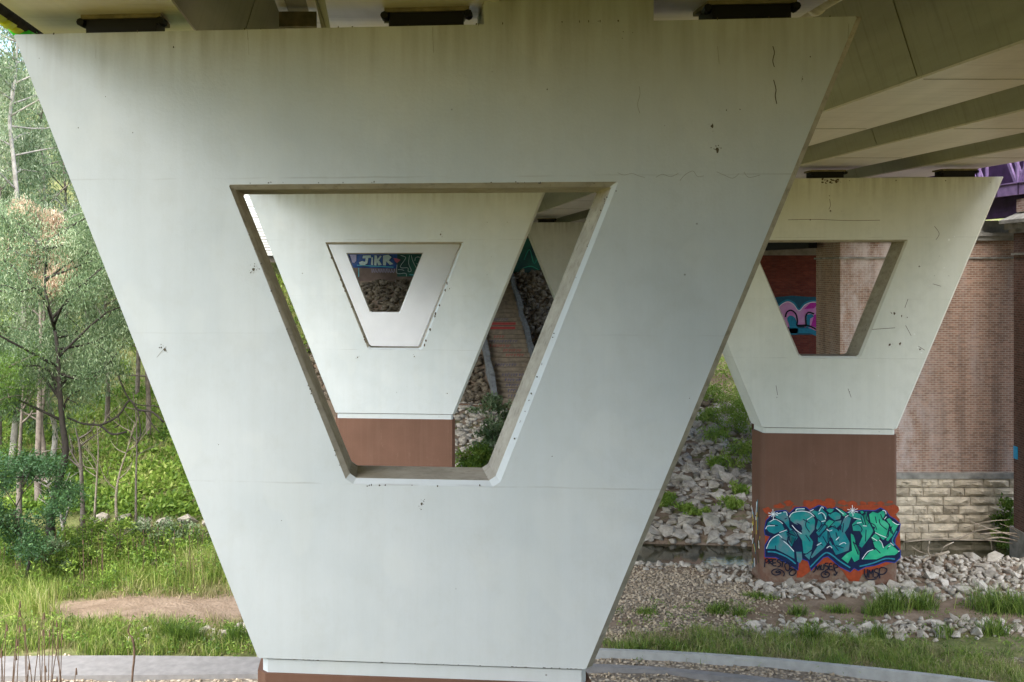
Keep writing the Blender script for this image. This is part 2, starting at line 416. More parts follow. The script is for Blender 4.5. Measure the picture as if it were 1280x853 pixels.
kf = smooth_pts([(-4, 26.2), (0, 25.95), (2.4, 25.72), (4.4, 25.5), (7.2, 24.95), (11.2, 23.75), (15, 21.8), (20, 18.5)])
kn = [(p[0]-.03, p[1]-.15) for p in kf]
kerb_root = empty('kerb', (0, 25, 0), kind='structure')
for i in range(0, len(kf)-1, 2):      # precast kerb lengths butted end to end
    j = min(i+2, len(kf)-1)
    a = kf[i:j+1]; b = kn[i:j+1]
    a = [tuple(p) for p in a]; b = [tuple(p) for p in b]
    a[-1] = tuple(np.array(a[-1])*.996+np.array(a[-2])*.004); b[-1] = tuple(np.array(b[-1])*.996+np.array(b[-2])*.004)
    strip('kerb_stone', a, b, .23, .5, M['kerb'], kerb_root)

# ------------------------------------------------------------------ piers
CY5, SY5 = math.cos(R_(5)), math.sin(R_(5))
def loc3(U, z, t):     # pier-local: U along the face, z up, t back along the bridge axis
    return (U*CY5+AX*t, -U*SY5+t, z)
def trap(ht, hb, zt, zb, cutt=.001, cutb=.001):
    """eight points, corners cut"""
    def lerp(a, b, d):
        L = math.hypot(b[0]-a[0], b[1]-a[1]); return (a[0]+(b[0]-a[0])*d/L, a[1]+(b[1]-a[1])*d/L)
    c = [(-ht, zt), (ht, zt), (hb, zb), (-hb, zb)]; cut = [cutt, cutt, cutb, cutb]; out = []
    for i in range(4):
        out.append(lerp(c[i], c[i-1], cut[i])); out.append(lerp(c[i], c[(i+1) % 4], cut[i]))
    return out
TH = .95
def pier_frame_mesh(shaded_edge=False):
    o_in = trap(5.30, 2.04, 13.06, 5.075, .02, .02); o_out = trap(5.40, 2.13, 13.075, 5.065, .02, .02)
    for q in (0, 1, 6, 7): o_in[q] = (o_in[q][0]-.075, o_in[q][1])
    i_f = trap(2.44, .955, 11.09, 7.305, .02, .07); i_t = trap(2.37, .905, 11.03, 7.37, .02, .06)
    i_f[0] = (i_f[0][0]-.06, i_f[0][1]); i_f[1] = (i_f[1][0]-.06, i_f[1][1]); i_t[0] = (i_t[0][0]-.06, i_t[0][1]); i_t[1] = (i_t[1][0]-.06, i_t[1][1])
    loops = [(o_in, 0.0), (o_out, .09), (o_out, TH-.09), (o_in, TH), (i_f, TH), (i_t, TH-.07), (i_t, .07), (i_f, 0.0)]
    V = []
    for lp, t in loops:
        V += [loc3(u, z, t) for u, z in lp]
    Fc = []; mats = []
    nL = len(loops)   # k == 6 is the front bevel of the opening: shade painted dark on its left and upper edge
    for k in range(nL):
        k2 = (k+1) % nL
        for i in range(8):
            j = (i+1) % 8
            Fc.append([k*8+i, k*8+j, k2*8+j, k2*8+i]); mats.append(1 if k in (4, 5) or (k == 6 and i in (7, 0, 1)) or (shaded_edge and k == 0 and i in (2, 3)) else 0)
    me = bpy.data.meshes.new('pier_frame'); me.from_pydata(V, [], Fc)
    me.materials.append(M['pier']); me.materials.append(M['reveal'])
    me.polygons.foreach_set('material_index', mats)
    bm = bmesh.new(); bm.from_mesh(me); bmesh.ops.recalc_face_normals(bm, faces=bm.faces[:]); bm.to_mesh(me); bm.free()
    return me
def oct_prism(h, t0, t1, z0, z1, c):
    pl = [(-h+c, t0), (h-c, t0), (h, t0+c), (h, t1-c), (h-c, t1), (-h+c, t1), (-h, t1-c), (-h, t0+c)]
    V = [loc3(u, z0, t) for u, t in pl]+[loc3(u, z1, t) for u, t in pl]
    Fc = [[i, (i+1) % 8, 8+(i+1) % 8, 8+i] for i in range(8)]+[list(range(8)), list(range(8, 16))[::-1]]
    return V, Fc
def copy_tree(o, parent=None):
    c = o.copy(); COL.objects.link(c)
    if parent is not None: c.parent = parent
    for ch in list(o.children): copy_tree(ch, c)
    return c
def build_pier():
    r = empty('concrete_pier')
    link('frame', pier_frame_mesh(), r)
    V, Fc = oct_prism(2.06, .035, TH-.03, 4.885, 5.05, .07); mk('collar', V, Fc, M['pier'], r, world=False)
    V, Fc = oct_prism(2.02, .06, TH-.06, 5.045, 5.07, .07); mk('joint', V, Fc, M['mortar'], r, world=False)
    V, Fc = oct_prism(2.13, .0, TH, -1.3, 4.885, .11); mk('column', V, Fc, M['brown'], r, world=False)
    for uc in (-3.98, .06, 4.13):
        b = MB(); x0, x1 = uc-.48, uc+.48
        P = [loc3(u, 0, t) for u, t in ((x0, .22), (x1, .22), (x1, .74), (x0, .74))]
        def blk(P, z0, z1, g=0):
            cx = sum(p[0] for p in P)/4; cy = sum(p[1] for p in P)/4
            Q = [(cx+(p[0]-cx)*(1+g), cy+(p[1]-cy)*(1+g)) for p in P]
            V = [(q[0], q[1], z0) for q in Q]+[(q[0], q[1], z1) for q in Q]
            return V, [[0, 1, 2, 3], [4, 7, 6, 5], [0, 4, 5, 1], [1, 5, 6, 2], [2, 6, 7, 3], [3, 7, 4, 0]]
        V, Fc = blk(P, 13.07, 13.29); be = mk('bearing', V, Fc, M['dark'], r, world=False)
        V, Fc = blk(P, 13.292, 13.345, .13); mk('sole_plate', V, Fc, M['rust'], be, world=False)
        for sx in (x0-.06, x1+.06):
            p = loc3(sx, 0, .22)
            mk('anchor_bolt', MB().tube([(p[0], p[1]-.05, 13.25), (p[0], p[1]+.12, 13.25)], .05, 8).V, MB().tube([(p[0], p[1]-.05, 13.25), (p[0], p[1]+.12, 13.25)], .05, 8).F, M['dark'], be, world=False)
    return r
def place(o, x, y, z, label):
    o.location = (x, y, z); tag(o, label, 'bridge pier', 'white V-shaped concrete piers'); return o
PA = build_pier()
[c for c in PA.children if c.name.startswith('frame')][0].data = pier_frame_mesh()
PB = copy_tree(PA); PC = copy_tree(PA); PR = copy_tree(PA); PD = copy_tree(PA)
place(PA, -1.12, 12.457, 0, 'nearest white V-shaped concrete pier with a large trapezoid opening, filling the middle of the view')
place(PB, -4.10, 34.9, -.1, 'second white V-shaped pier on a brown base, framed by the nearest pier\'s opening')
place(PC, .58+AX*62.5, 62.5, 0, 'farthest white pier, seen through the small opening of the second pier')
place(PR, 10.15, 31.8, -.12, 'white V-shaped pier standing on a brown column sprayed with teal graffiti')
place(PD, 14.49+AX*61.0, 61.0, -.12, 'far white pier half hidden at the right inside the nearest pier\'s opening')
[c for c in PA.children if c.name.startswith('frame')][0].data = pier_frame_mesh(True)  # right outer bevel darkened in colour to show it in shade
for ch in PC.children:
    if ch.name.startswith(('frame', 'collar')): ch.data = ch.data.copy(); ch.data.materials[0] = M['pier_white']  # farthest pier gets a whiter, more even colour
for p in (PR, PD):
    for ch in p.children:
        if ch.name.startswith(('frame', 'collar')): ch.data = ch.data.copy(); ch.data.materials[0] = M['pier_cream_lit']  # cream-tinted copy of the pier paint, extra light put into its colour
for p in (PA, PB, PC):
    V = [loc3(u, z, t) for z in (13.06, 14.4) for u, t in ((.78, .004), (2.87, .004), (2.87, TH-.1), (.78, TH-.1))]
    mk('pedestal', V, [[0, 1, 2, 3], [4, 7, 6, 5], [0, 4, 5, 1], [1, 5, 6, 2], [2, 6, 7, 3], [3, 7, 4, 0]], M['pier'], p, world=False)

# ------------------------------------------------------------------ flat paint and marks on planes
class Plane:
    """unprojects photo points to a point on a plane, then lifts by off towards the viewer side"""
    def __init__(s, P, n): s.P = Vector(P); s.n = Vector(n).normalized()
    def at(s, px, py, off=0.0):
        d = Vector(((px-640)/F, 1, -(py-338)/F)); o = Vector((0, 0, EYE)); P = s.P-s.n*off
        t = (P-o).dot(s.n)/d.dot(s.n); return o+d*t
def poly_obj(name, polys, plane, off, m, parent):
    V = []; Fc = []
    for pl in polys:
        b = len(V); pts = [plane.at(x, y, off) for x, y in pl]; V += [tuple(p) for p in pts]
        for tri in tessellate_polygon([[Vector((x, y, 0)) for x, y in pl]]): Fc.append([b+i for i in tri])
    return mk(name, V, Fc, m, parent)
def ribbon_polys(pts, w):
    out = []; n = len(pts)
    L = []; Rr = []
    for i, p in enumerate(pts):
        a = pts[max(i-1, 0)]; c = pts[min(i+1, n-1)]; dx, dy = c[0]-a[0], c[1]-a[1]; l = math.hypot(dx, dy) or 1
        ww = w[i] if hasattr(w, '__len__') else w
        L.append((p[0]-dy/l*ww/2, p[1]+dx/l*ww/2)); Rr.append((p[0]+dy/l*ww/2, p[1]-dx/l*ww/2))
    return [[L[i], L[i+1], Rr[i+1], Rr[i]] for i in range(n-1)]
def stroke_obj(name, strokes, w, plane, off, m, parent):
    V = []; Fc = []
    for st in strokes:
        for q in ribbon_polys(st, w):
            b = len(V); V += [tuple(plane.at(x, y, off)) for x, y in q]; Fc.append([b, b+1, b+2, b+3])
    return mk(name, V, Fc, m, parent)
def cr(pts, n=4, closed=False):
    """smooth a polyline"""
    P = [np.array(p, float) for p in pts]; N = len(P); out = []
    rng = range(N) if closed else range(N-1)
    for i in rng:
        p0 = P[(i-1) % N] if closed else P[max(i-1, 0)]; p1 = P[i]; p2 = P[(i+1) % N]; p3 = P[(i+2) % N] if closed else P[min(i+2, N-1)]
        for k in range(n):
            f = k/n
            out.append(tuple(.5*((2*p1)+(-p0+p2)*f+(2*p0-5*p1+4*p2-p3)*f*f+(-p0+3*p1-3*p2+p3)*f**3)))
    if not closed: out.append(tuple(P[-1]))
    return out
NF = (SY5, CY5, 0)
plA = Plane(PA.location, NF); plB = Plane(PB.location, NF); plR = Plane(PR.location, NF)
plC = Plane(PC.location, NF)
M['stain'] = m_flat('dark_stain', (.09, .075, .05), .9); M['chip'] = m_flat('flaked_paint', (.10, .07, .045), .9)
M['stain_soft'] = m_flat('faint_stain', (.44, .45, .42), .8); M['stain_mid'] = m_flat('hairline_crack', (.26, .25, .20), .9)
M['lime'] = m_flat('lime_flake', (.72, .72, .68), .8)
def blob(x, y, rx, ry=None, n=9, rot=0):
    ry = ry or rx; o = []
    for k in range(n):
        t = 2*math.pi*k/n; r = random.uniform(.55, 1.15); o.append((x+rx*r*math.cos(t), y+ry*r*math.sin(t)))
    return o
fr = lambda p: [c for c in p.children if c.name.startswith('frame')][0]
def spot_cluster(x, y, r, n):
    out = [blob(x, y, r*.38, r*.5)]
    for _ in range(n):
        a = random.uniform(0, 6.28); d = r*random.uniform(.4, 1.3)
        out.append(blob(x+math.cos(a)*d, y+math.sin(a)*d, r*random.uniform(.06, .18), n=6))
    return out
# nearest pier: spots, cracks, rust runs
pol = []
for (x, y, r, n) in [(206, 437, 6, 10), (317, 337, 6, 12), (897, 188, 7, 8), (890, 158, 5, 6), (527, 630, 5.5, 9), (908, 138, 2, 2), (925, 137, 2, 2), (132, 121, 1.6, 2),
                     (217, 59, 3, 2), (273, 556, 1.5, 2), (855, 558, 1.4, 2), (352, 651, 1.4, 1), (690, 571, 1.6, 2), (770, 239, 2, 4), (49, 73, 1.2, 2), (166, 166, 1.6, 2),
                     (862, 498, 1.5, 3), (684, 112, 2.2, 2), (778, 48, 1.5, 2), (779, 40, 1.5, 2), (791, 41, 1.5, 2), (1013, 71, 2.2, 1), (831, 157, 1.3, 1), (1003, 99, 2, 2), (98, 160, 2, 3)]:
    pol += spot_cluster(x, y, r, n)
for k in range(60):
    f = random.random(); e = random.choice((0, 1, 2, 3))
    x, y = [(288+f*146, 232+f*372), (290+f*474, 229), (764-f*142, 232+f*372), (436+f*184, 608)][e]
    pol.append(blob(x+random.uniform(-1.5, .5), y+random.uniform(-1.5, .5), random.uniform(.4, 1.3), random.uniform(.5, 1.8), 6))
for k in range(26):
    f = random.random(); pol.append(blob(330+f*414, 823.5+f*13.5, random.uniform(.5, 3.0), random.uniform(.3, .8), 6))
for k in range(22):
    f = random.random(); pol.append(blob(25+f*1045, 43-f*23.5, random.uniform(.5, 1.2), random.uniform(.5, 3.0), 6))
mark = poly_obj('stain_mark', pol, plA, .003, M['stain'], fr(PA)); mark['kind'] = 'stuff'
stroke_obj('rust_run', [cr([(966, 58), (968, 66), (966, 76), (968, 84)]), cr([(967, 100), (970, 112), (969, 120), (971, 130)])], 1.1, plA, .004, M['stain'], fr(PA))['kind'] = 'stuff'
st = [cr([(966, 58), (968, 66), (966, 76), (968, 84)]), cr([(967, 100), (970, 112), (969, 120), (971, 130)]), [(1003, 95), (1002, 103)],
      cr([(799, 108), (800, 118), (797, 131), (800, 142)]), cr([(541, 34), (541, 45), (542, 66)]), [(897, 58), (899, 80)], [(1061, 30), (1060, 48)],
      cr([(772, 216), (780, 219), (790, 217), (798, 220), (806, 222)]), cr([(820, 222), (828, 218), (838, 221), (848, 217)]), cr([(850, 226), (856, 219), (866, 214), (872, 221), (880, 220)]),
      cr([(896, 215), (905, 219), (916, 223), (924, 217)]), cr([(930, 215), (936, 222), (950, 219)]), cr([(309, 38), (310, 50)]), cr([(205, 436), (196, 447)])]
stroke_obj('crack', st, .5, plA, .0035, M['stain_mid'], fr(PA))['kind'] = 'stuff'
stroke_obj('water_run', [cr([(588+i*3.1, 612+random.uniform(0, 9)), (588+i*3.0, 690+random.uniform(-30, 60)), (587+i*3.1, 740+random.uniform(-20, 60))]) for i in ()]+
           [[(x, 44+random.uniform(0, 6)), (x+random.uniform(-1, 1), 60+random.uniform(0, 14))] for x in (120, 310, 420, 640, 702, 850)], .8, plA, .002, M['stain_soft'], fr(PA))['kind'] = 'stuff'
# second pier: flaked edge of the opening, spots
pol = []
for (x, y, r, n) in [(551, 293, 3.2, 4), (447, 447, 3, 4), (518, 446, 2.2, 3), (562, 361, 2, 2), (378, 342, 1.5, 1), (559, 492, 1.8, 1), (609, 278, 1, 0), (634, 278, 1, 0), (496, 491, 1, 1), (429, 360, 1, 1)]:
    pol += spot_cluster(x, y, r, n)
for k in range(10):
    f = random.random(); pol.append(blob(577-f*46+random.uniform(-1, 1), 302+f*130, 1.2, 2.2, 6))
    f = random.random(); pol.append(blob(407+f*52, 304+f*128, 1.2, 1.8, 6))
poly_obj('paint_flake', pol, plB, .004, M['chip'], fr(PB))['kind'] = 'stuff'
# graffiti pier: flakes and cracks
pol = []
for (x, y, r, n) in [(1118, 392, 4, 3), (1127, 395, 2.5, 2), (1134, 397, 2, 1), (1112, 431, 4, 4), (1125, 430, 4, 2), (1150, 437, 2.5, 4), (1149, 333, 2.8, 2), (1038, 264, 2.5, 3), (1037, 245, 1.6, 2),
                     (1013, 275, 2, 1), (1051, 228, 1.2, 1), (1062, 226, 1.5, 1), (1120, 226, 2.2, 1), (1182, 226, 2, 1), (971, 497, 1.4, 2), (1062, 490, 1.2, 2), (1238, 228, 1.2, 1), (1083, 407, 1, 1), (1186, 345, 1.2, 1)]:
    pol += spot_cluster(x, y, r, n)
for _ in range(26): pol.append(blob(1028+random.uniform(0, 20), 223.5+random.uniform(0, 6), random.uniform(.8, 2.4), random.uniform(.6, 1.5), 6))
poly_obj('paint_flake', pol, plR, .004, M['chip'], fr(PR))['kind'] = 'stuff'
poly_obj('lime_fleck', [blob(x, y, r, n=6) for x, y, r in [(1186, 300, 1.6), (1193, 296, 1.2), (1147, 435, 1.2), (1152, 441, 1.4), (1143, 418, 1.2), (1150, 441, 1), (1180, 335, 1.2), (1162, 357, 1), (1098, 470, .8)]], plR, .005, M['lime'], fr(PR))['kind'] = 'stuff'
stroke_obj('crack', [cr([(985, 275), (1020, 274.5), (1060, 276), (1100, 275.5)]), cr([(1037, 249), (1038, 257), (1036, 262)]), cr([(1090, 412), (1105, 411), (1119, 410)]), cr([(1166, 355), (1176, 358)]), cr([(1168, 283), (1174, 292), (1170, 300)]),
           cr([(1135, 374), (1131, 385)]), cr([(1148, 433), (1156, 438)]), cr([(970, 482), (972, 494)]), cr([(1132, 407), (1139, 420)]), cr([(1060, 486), (1064, 497)])], .55, plR, .0045, M['chip'], fr(PR))['kind'] = 'stuff'

# ------------------------------------------------------------------ graffiti on the brown column
col_R = [c for c in PR.children if c.name.startswith('column')][0]
M['g_orange'] = m_flat('orange_spray', (.29, .05, .016)); M['g_navy'] = m_flat('navy_spray', (.006, .014, .05)); M['g_blue'] = m_flat('blue_spray', (.012, .045, .26))
M['g_white'] = m_flat('white_spray', (.75, .80, .80)); M['g_black'] = m_flat('black_spray', (.008, .01, .022)); M['g_cyan'] = m_flat('cyan_glow', (.02, .20, .26))
T = [m_paint2('teal_spray_deep', [(.35, (.005, .15, .18)), (.5, (.01, .20, .21)), (.68, (.09, .18, .20))], 2.4), m_paint2('teal_spray', [(.35, (.01, .17, .19)), (.5, (.01, .23, .21)), (.7, (.12, .21, .22))], 2.4),
     m_paint2('sea_green_spray', [(.35, (.01, .22, .18)), (.5, (.02, .30, .20)), (.7, (.04, .37, .22))], 2.4), m_paint2('green_spray', [(.35, (.01, .28, .17)), (.6, (.03, .40, .20)), (.7, (.06, .44, .25))], 2.4)]
g6 = lambda L: [(930+x/6.095, 600+y/6.095) for x, y in L]
g = empty('graffiti', (0, 0, 0)); g.parent = col_R
sil = g6([(155, 380), (170, 310), (240, 240), (320, 232), (345, 258), (390, 212), (470, 208), (500, 230), (570, 195), (620, 208), (640, 235), (700, 208), (780, 250), (830, 226), (850, 238), (900, 232), (1000, 235), (1040, 213), (1085, 238), (1110, 278),
      (1150, 300), (1192, 338), (1182, 390), (1150, 450), (1150, 490), (1192, 540), (1192, 590), (1150, 630), (1080, 622), (1000, 652), (930, 662), (870, 692), (840, 672), (810, 702), (730, 662), (640, 584), (605, 592), (510, 692),
      (490, 620), (440, 602), (415, 620), (412, 690), (340, 642), (240, 590), (160, 588), (160, 500), (200, 432), (160, 420)])
# orange ground coat, ragged on top
og = [g6([(150, 600), (160, 500), (160, 300), (190, 262), (1150, 262), (1185, 300), (1195, 600), (1110, 640), (1060, 660), (1000, 690), (900, 720), (870, 780), (800, 770), (750, 690), (690, 650), (600, 640), (500, 700), (440, 745), (400, 745), (410, 650), (300, 610), (230, 610), (170, 640)])]
ob = [g6(blob(180, 235, 42, 40)), g6(blob(270, 200, 44, 26)), g6(blob(345, 178, 44, 24)), g6(blob(475, 172, 40, 24)), g6(blob(560, 168, 44, 22)), g6(blob(655, 160, 52, 20)), g6(blob(755, 172, 44, 20)), g6(blob(820, 182, 46, 22)), g6(blob(905, 178, 26, 18)),
      g6(blob(975, 178, 34, 18)), g6(blob(1040, 176, 34, 18)), g6(blob(1112, 170, 30, 14)), g6(blob(560, 215, 200, 50, 14)), g6(blob(900, 220, 240, 36, 14)), g6(blob(400, 225, 60, 36)), g6(blob(1130, 235, 60, 44))]
for i, p_ in enumerate(og+ob): poly_obj('orange_patch', [p_], plR, .006+.0004*i, M['g_orange'], col_R)
poly_obj('graffiti_shadow', [sil], plR, .018, M['g_navy'], col_R)
stroke_obj('graffiti_outline', [sil+[sil[0]]], 1.0, plR, .020, M['g_blue'], col_R)
for q_ in [g6(cr([(180, 548), (240, 552), (330, 590), (395, 640)])), g6(cr([(505, 665), (600, 570), (650, 560), (730, 620), (810, 670)])), g6(cr([(880, 660), (980, 635), (1080, 600), (1150, 605)])), g6(cr([(1165, 390), (1130, 460), (1150, 500)]))]: stroke_obj('graffiti_glow', [q_], 1.7, plR, .021, M['g_cyan'], col_R)
letters = [
 (1, [(325, 400), (370, 385), (400, 430), (372, 500), (352, 470)]), (0, [(545, 400), (600, 340), (640, 350), (600, 400), (575, 440)]), (2, [(620, 230), (650, 215), (690, 225), (660, 262)]),
 (1, [(690, 315), (745, 305), (740, 340), (705, 372), (660, 350)]), (2, [(700, 213), (745, 228), (790, 262), (760, 282), (735, 262)]), (0, [(455, 575), (520, 540), (500, 612)]),
 (3, [(905, 262), (940, 250), (955, 330), (930, 350)]), (3, [(1000, 405), (1040, 440), (1030, 458), (985, 470), (965, 440)]), (2, [(830, 470), (880, 520), (890, 560), (870, 570)]), (3, [(1110, 345), (1140, 420), (1100, 470), (1080, 460)]),
 (2, [(612, 330), (650, 300), (690, 318), (640, 368)]), (3, [(880, 240), (905, 232), (925, 262), (900, 270)]),
 (0, [(165, 370), (180, 320), (230, 295), (290, 330), (312, 380), (230, 415), (190, 400)]),
 (0, [(235, 258), (300, 240), (322, 243), (345, 300), (350, 360), (400, 402), (412, 440), (362, 512), (330, 462), (345, 380), (300, 320), (240, 290)]),
 (0, [(165, 530), (200, 460), (260, 412), (330, 380), (352, 420), (330, 478), (385, 545), (385, 605), (300, 560), (240, 530)]),
 (1, [(345, 270), (380, 242), (450, 235), (520, 260), (545, 310), (540, 380), (500, 430), (530, 470), (520, 530), (480, 565), (450, 560), (440, 462), (400, 402), (442, 402), (420, 350), (380, 335), (350, 310)]),
 (1, [(390, 217), (462, 214), (466, 234), (390, 238)]),
 (1, [(500, 245), (535, 230), (560, 240), (590, 202), (605, 230), (640, 262), (620, 330), (570, 395), (545, 370), (562, 310), (540, 270)]),
 (0, [(560, 440), (600, 402), (640, 372), (662, 450), (612, 520), (520, 600), (505, 588), (560, 500)]),
 (1, [(632, 262), (700, 240), (745, 262), (735, 300), (690, 312), (660, 292)]),
 (0, [(640, 372), (690, 350), (720, 392), (760, 290), (790, 272), (820, 292), (800, 360), (770, 402), (810, 480), (800, 540), (700, 576), (680, 540), (640, 470)]),
 (2, [(790, 238), (860, 250), (900, 262), (940, 240), (935, 300), (960, 330), (990, 390), (960, 440), (900, 520), (870, 500), (900, 430), (880, 392), (830, 390), (820, 340), (862, 300), (800, 280)]),
 (3, [(810, 402), (850, 430), (850, 480), (885, 550), (880, 608), (840, 630), (820, 590), (792, 640), (740, 600), (780, 560), (820, 540)]),
 (3, [(950, 262), (980, 240), (1020, 252), (1060, 228), (1080, 260), (1060, 300), (1110, 340), (1100, 430), (1060, 462), (1000, 402), (960, 320)]),
 (3, [(1080, 300), (1110, 288), (1150, 330), (1180, 340), (1140, 420), (1120, 402), (1110, 350)]),
 (3, [(900, 610), (960, 540), (1000, 530), (980, 470), (1030, 458), (1070, 510), (1110, 480), (1185, 545), (1150, 577), (1080, 580), (1010, 610)])]
for k, (c, L) in enumerate(letters):
    P6 = g6(L)
    poly_obj('graffiti_letter', [P6], plR, .024, T[c], col_R)
stroke_obj('letter_outline', [g6(L+[L[0]]) for c, L in letters]+[g6(cr(s)) for s in ([(385, 340), (410, 370), (440, 380), (430, 345), (400, 330)], [(560, 300), (590, 330), (570, 380)], [(650, 450), (690, 500), (720, 540)], [(830, 350), (870, 340), (900, 380), (860, 420), (830, 400)],
           [(970, 330), (1000, 350), (1010, 380)], [(240, 500), (242, 540)], [(700, 400), (720, 470)], [(1030, 300), (1040, 340), (1090, 380)], [(930, 380), (925, 470)], [(1110, 500), (1090, 530)], [(310, 300), (330, 290)], [(450, 300), (500, 330)], [(470, 420), (505, 470)], [(480, 300), (470, 350), (500, 400)], [(285, 450), (330, 470)], [(200, 340), (260, 350)], [(600, 430), (640, 500)], [(590, 250), (610, 300)], [(760, 330), (750, 400)], [(850, 450), (880, 500)], [(1000, 280), (1010, 330)], [(1040, 260), (1060, 310)], [(980, 500), (1040, 560)], [(1130, 350), (1110, 390)], [(560, 470), (600, 500)], [(700, 500), (760, 520)], [(890, 280), (910, 340)], [(330, 400), (390, 430)])],
           1.1, plR, .028, M['g_navy'], col_R)['kind'] = 'stuff'
for p_ in ([(395, 345), (420, 335), (440, 350), (438, 385), (415, 380)], [(645, 440), (670, 440), (690, 490), (675, 500)], [(830, 410), (870, 420), (850, 470)], [(720, 360), (745, 350), (740, 390)], [(965, 350), (1000, 360), (990, 385)], [(905, 545), (950, 480), (965, 500), (920, 560)]): poly_obj('letter_counter', [g6(p_)], plR, .029, M['g_navy'], col_R)
hl = [[(165, 375), (180, 352), (235, 350)], [(195, 322), (235, 300), (275, 318), (295, 335)], [(245, 262), (285, 252)], [(300, 246), (322, 246), (330, 275)], [(345, 285), (370, 252), (440, 238), (500, 250), (535, 280)], [(480, 305), (520, 278)], [(365, 345), (400, 385), (438, 410)],
      [(170, 525), (200, 460), (245, 425), (265, 418)], [(262, 415), (290, 440)], [(270, 402), (325, 382)], [(302, 468), (340, 500), (380, 545)], [(395, 238), (405, 222), (462, 220)], [(572, 240), (592, 206), (606, 218)], [(565, 262), (590, 250), (615, 270), (622, 300)], [(590, 318), (620, 312)],
      [(630, 375), (650, 390), (672, 382)], [(700, 460), (725, 435)], [(726, 495), (760, 478), (778, 488)], [(770, 285), (795, 270)], [(835, 290), (890, 302)], [(700, 215), (760, 262)], [(860, 330), (895, 325)], [(905, 350), (935, 352)], [(900, 605), (940, 550), (985, 532)],
      [(1000, 402), (1035, 420), (1085, 440)], [(975, 440), (1000, 455), (1015, 465)], [(1030, 458), (1050, 480), (1062, 520)], [(1115, 480), (1140, 500)], [(1175, 545), (1186, 542)], [(1055, 232), (1078, 240), (1082, 262)], [(1070, 300), (1085, 280)], [(1130, 318), (1165, 340), (1185, 338)], [(630, 520), (655, 505), (670, 520)], [(555, 500), (590, 480)], [(500, 240), (530, 226)], [(1100, 510), (1115, 502)]]
for q_ in hl: stroke_obj('graffiti_highlight', [g6(cr(q_, 3))], .75, plR, .033, M['g_white'], col_R)
star = []
for cx, cy, r in ((222, 262, 38), (828, 235, 42)):
    for k in range(5):
        t = k*math.pi/5+.25; q = r*(1.0 if k % 2 == 0 else .6); star.append(g6([(cx-q*math.cos(t), cy-q*math.sin(t)), (cx+q*math.cos(t), cy+q*math.sin(t))]))
stroke_obj('graffiti_star', star, .7, plR, .035, M['g_white'], col_R)
# tags written along the foot (PRESTOS / MUSER / UMSP)
t3 = lambda L: [(940+x/6.737, 690+y/6.737) for x, y in L]
tags1 = [[(105, 130), (112, 60)], [(108, 66), (130, 56), (138, 78), (114, 92)], [(142, 104), (148, 62)], [(146, 66), (166, 62), (170, 78), (150, 86), (172, 108)], [(204, 66), (178, 66), (176, 92), (202, 92)], [(176, 92), (178, 116), (206, 118)], [(240, 70), (222, 66), (212, 82), (236, 96), (238, 118), (214, 130)],
         [(238, 78), (276, 84)], [(258, 80), (252, 130)], [(296, 92), (276, 110), (286, 150), (304, 160), (318, 140), (310, 100), (296, 92)], [(352, 118), (330, 116), (318, 136), (350, 150), (372, 168), (350, 196), (322, 196), (314, 176), (340, 150), (368, 146)],
         [(240, 170), (210, 176), (200, 168), (218, 160), (240, 170), (232, 188), (196, 196), (168, 180), (174, 156), (212, 144), (256, 160), (272, 184), (264, 206)]]
tags2 = [[(512, 172), (530, 160), (540, 120)], [(540, 120), (552, 150), (568, 112), (574, 156)], [(584, 108), (580, 140), (596, 152), (606, 138), (604, 106)], [(642, 96), (618, 98), (616, 116), (640, 124), (640, 146), (612, 158)], [(676, 98), (654, 100), (652, 148), (680, 150)], [(652, 124), (674, 122)],
         [(694, 160), (690, 106), (716, 112), (722, 130), (694, 142), (716, 188)], [(640, 170), (600, 168), (582, 190), (600, 214), (640, 210), (652, 186), (632, 172), (612, 186), (628, 196)], [(690, 184), (700, 200), (720, 168)]]
tags3 = [[(948, 146), (950, 196), (968, 214), (974, 144)], [(984, 220), (986, 150), (1002, 186), (1018, 146), (1020, 214)], [(1064, 142), (1036, 146), (1034, 170), (1062, 182), (1058, 210), (1028, 216)], [(1076, 224), (1074, 142), (1120, 136), (1136, 158), (1112, 186), (1076, 190)], [(960, 226), (1000, 236), (1050, 226)]]
for T_g in (tags1, tags2, tags3): stroke_obj('tag_writing', [t3(cr(q_, 3)) for q_ in T_g], 1.5, plR, .037, M['g_black'], col_R)
poly_obj('paint_drip', [t3([(372, 0), (418, 0), (424, 60), (404, 96), (380, 80)])], plR, .036, T[0], col_R)
# scrawl on the narrow side of the column
V = []; 
side_cols = [M['g_white'], M['leaf_green'], M['g_black'], m_flat('yellow_spray', (.6, .45, .05)), M['g_cyan']]
for k in range(34):
    z0 = random.uniform(.3, 2.3); t0 = random.uniform(.12, .8); z1 = z0+random.uniform(.1, .45); dt = random.uniform(-.12, .12); ww = .045
    u = -2.13-.004-.0002*k
    V = [loc3(u, z0, t0), loc3(u, z0, t0+ww), loc3(u, z1, t0+dt+ww), loc3(u, z1, t0+dt)]
    mk('side_scrawl', V, [[0, 1, 2, 3]], side_cols[k % 5], col_R, world=False)
bpy.data.objects.remove(g)

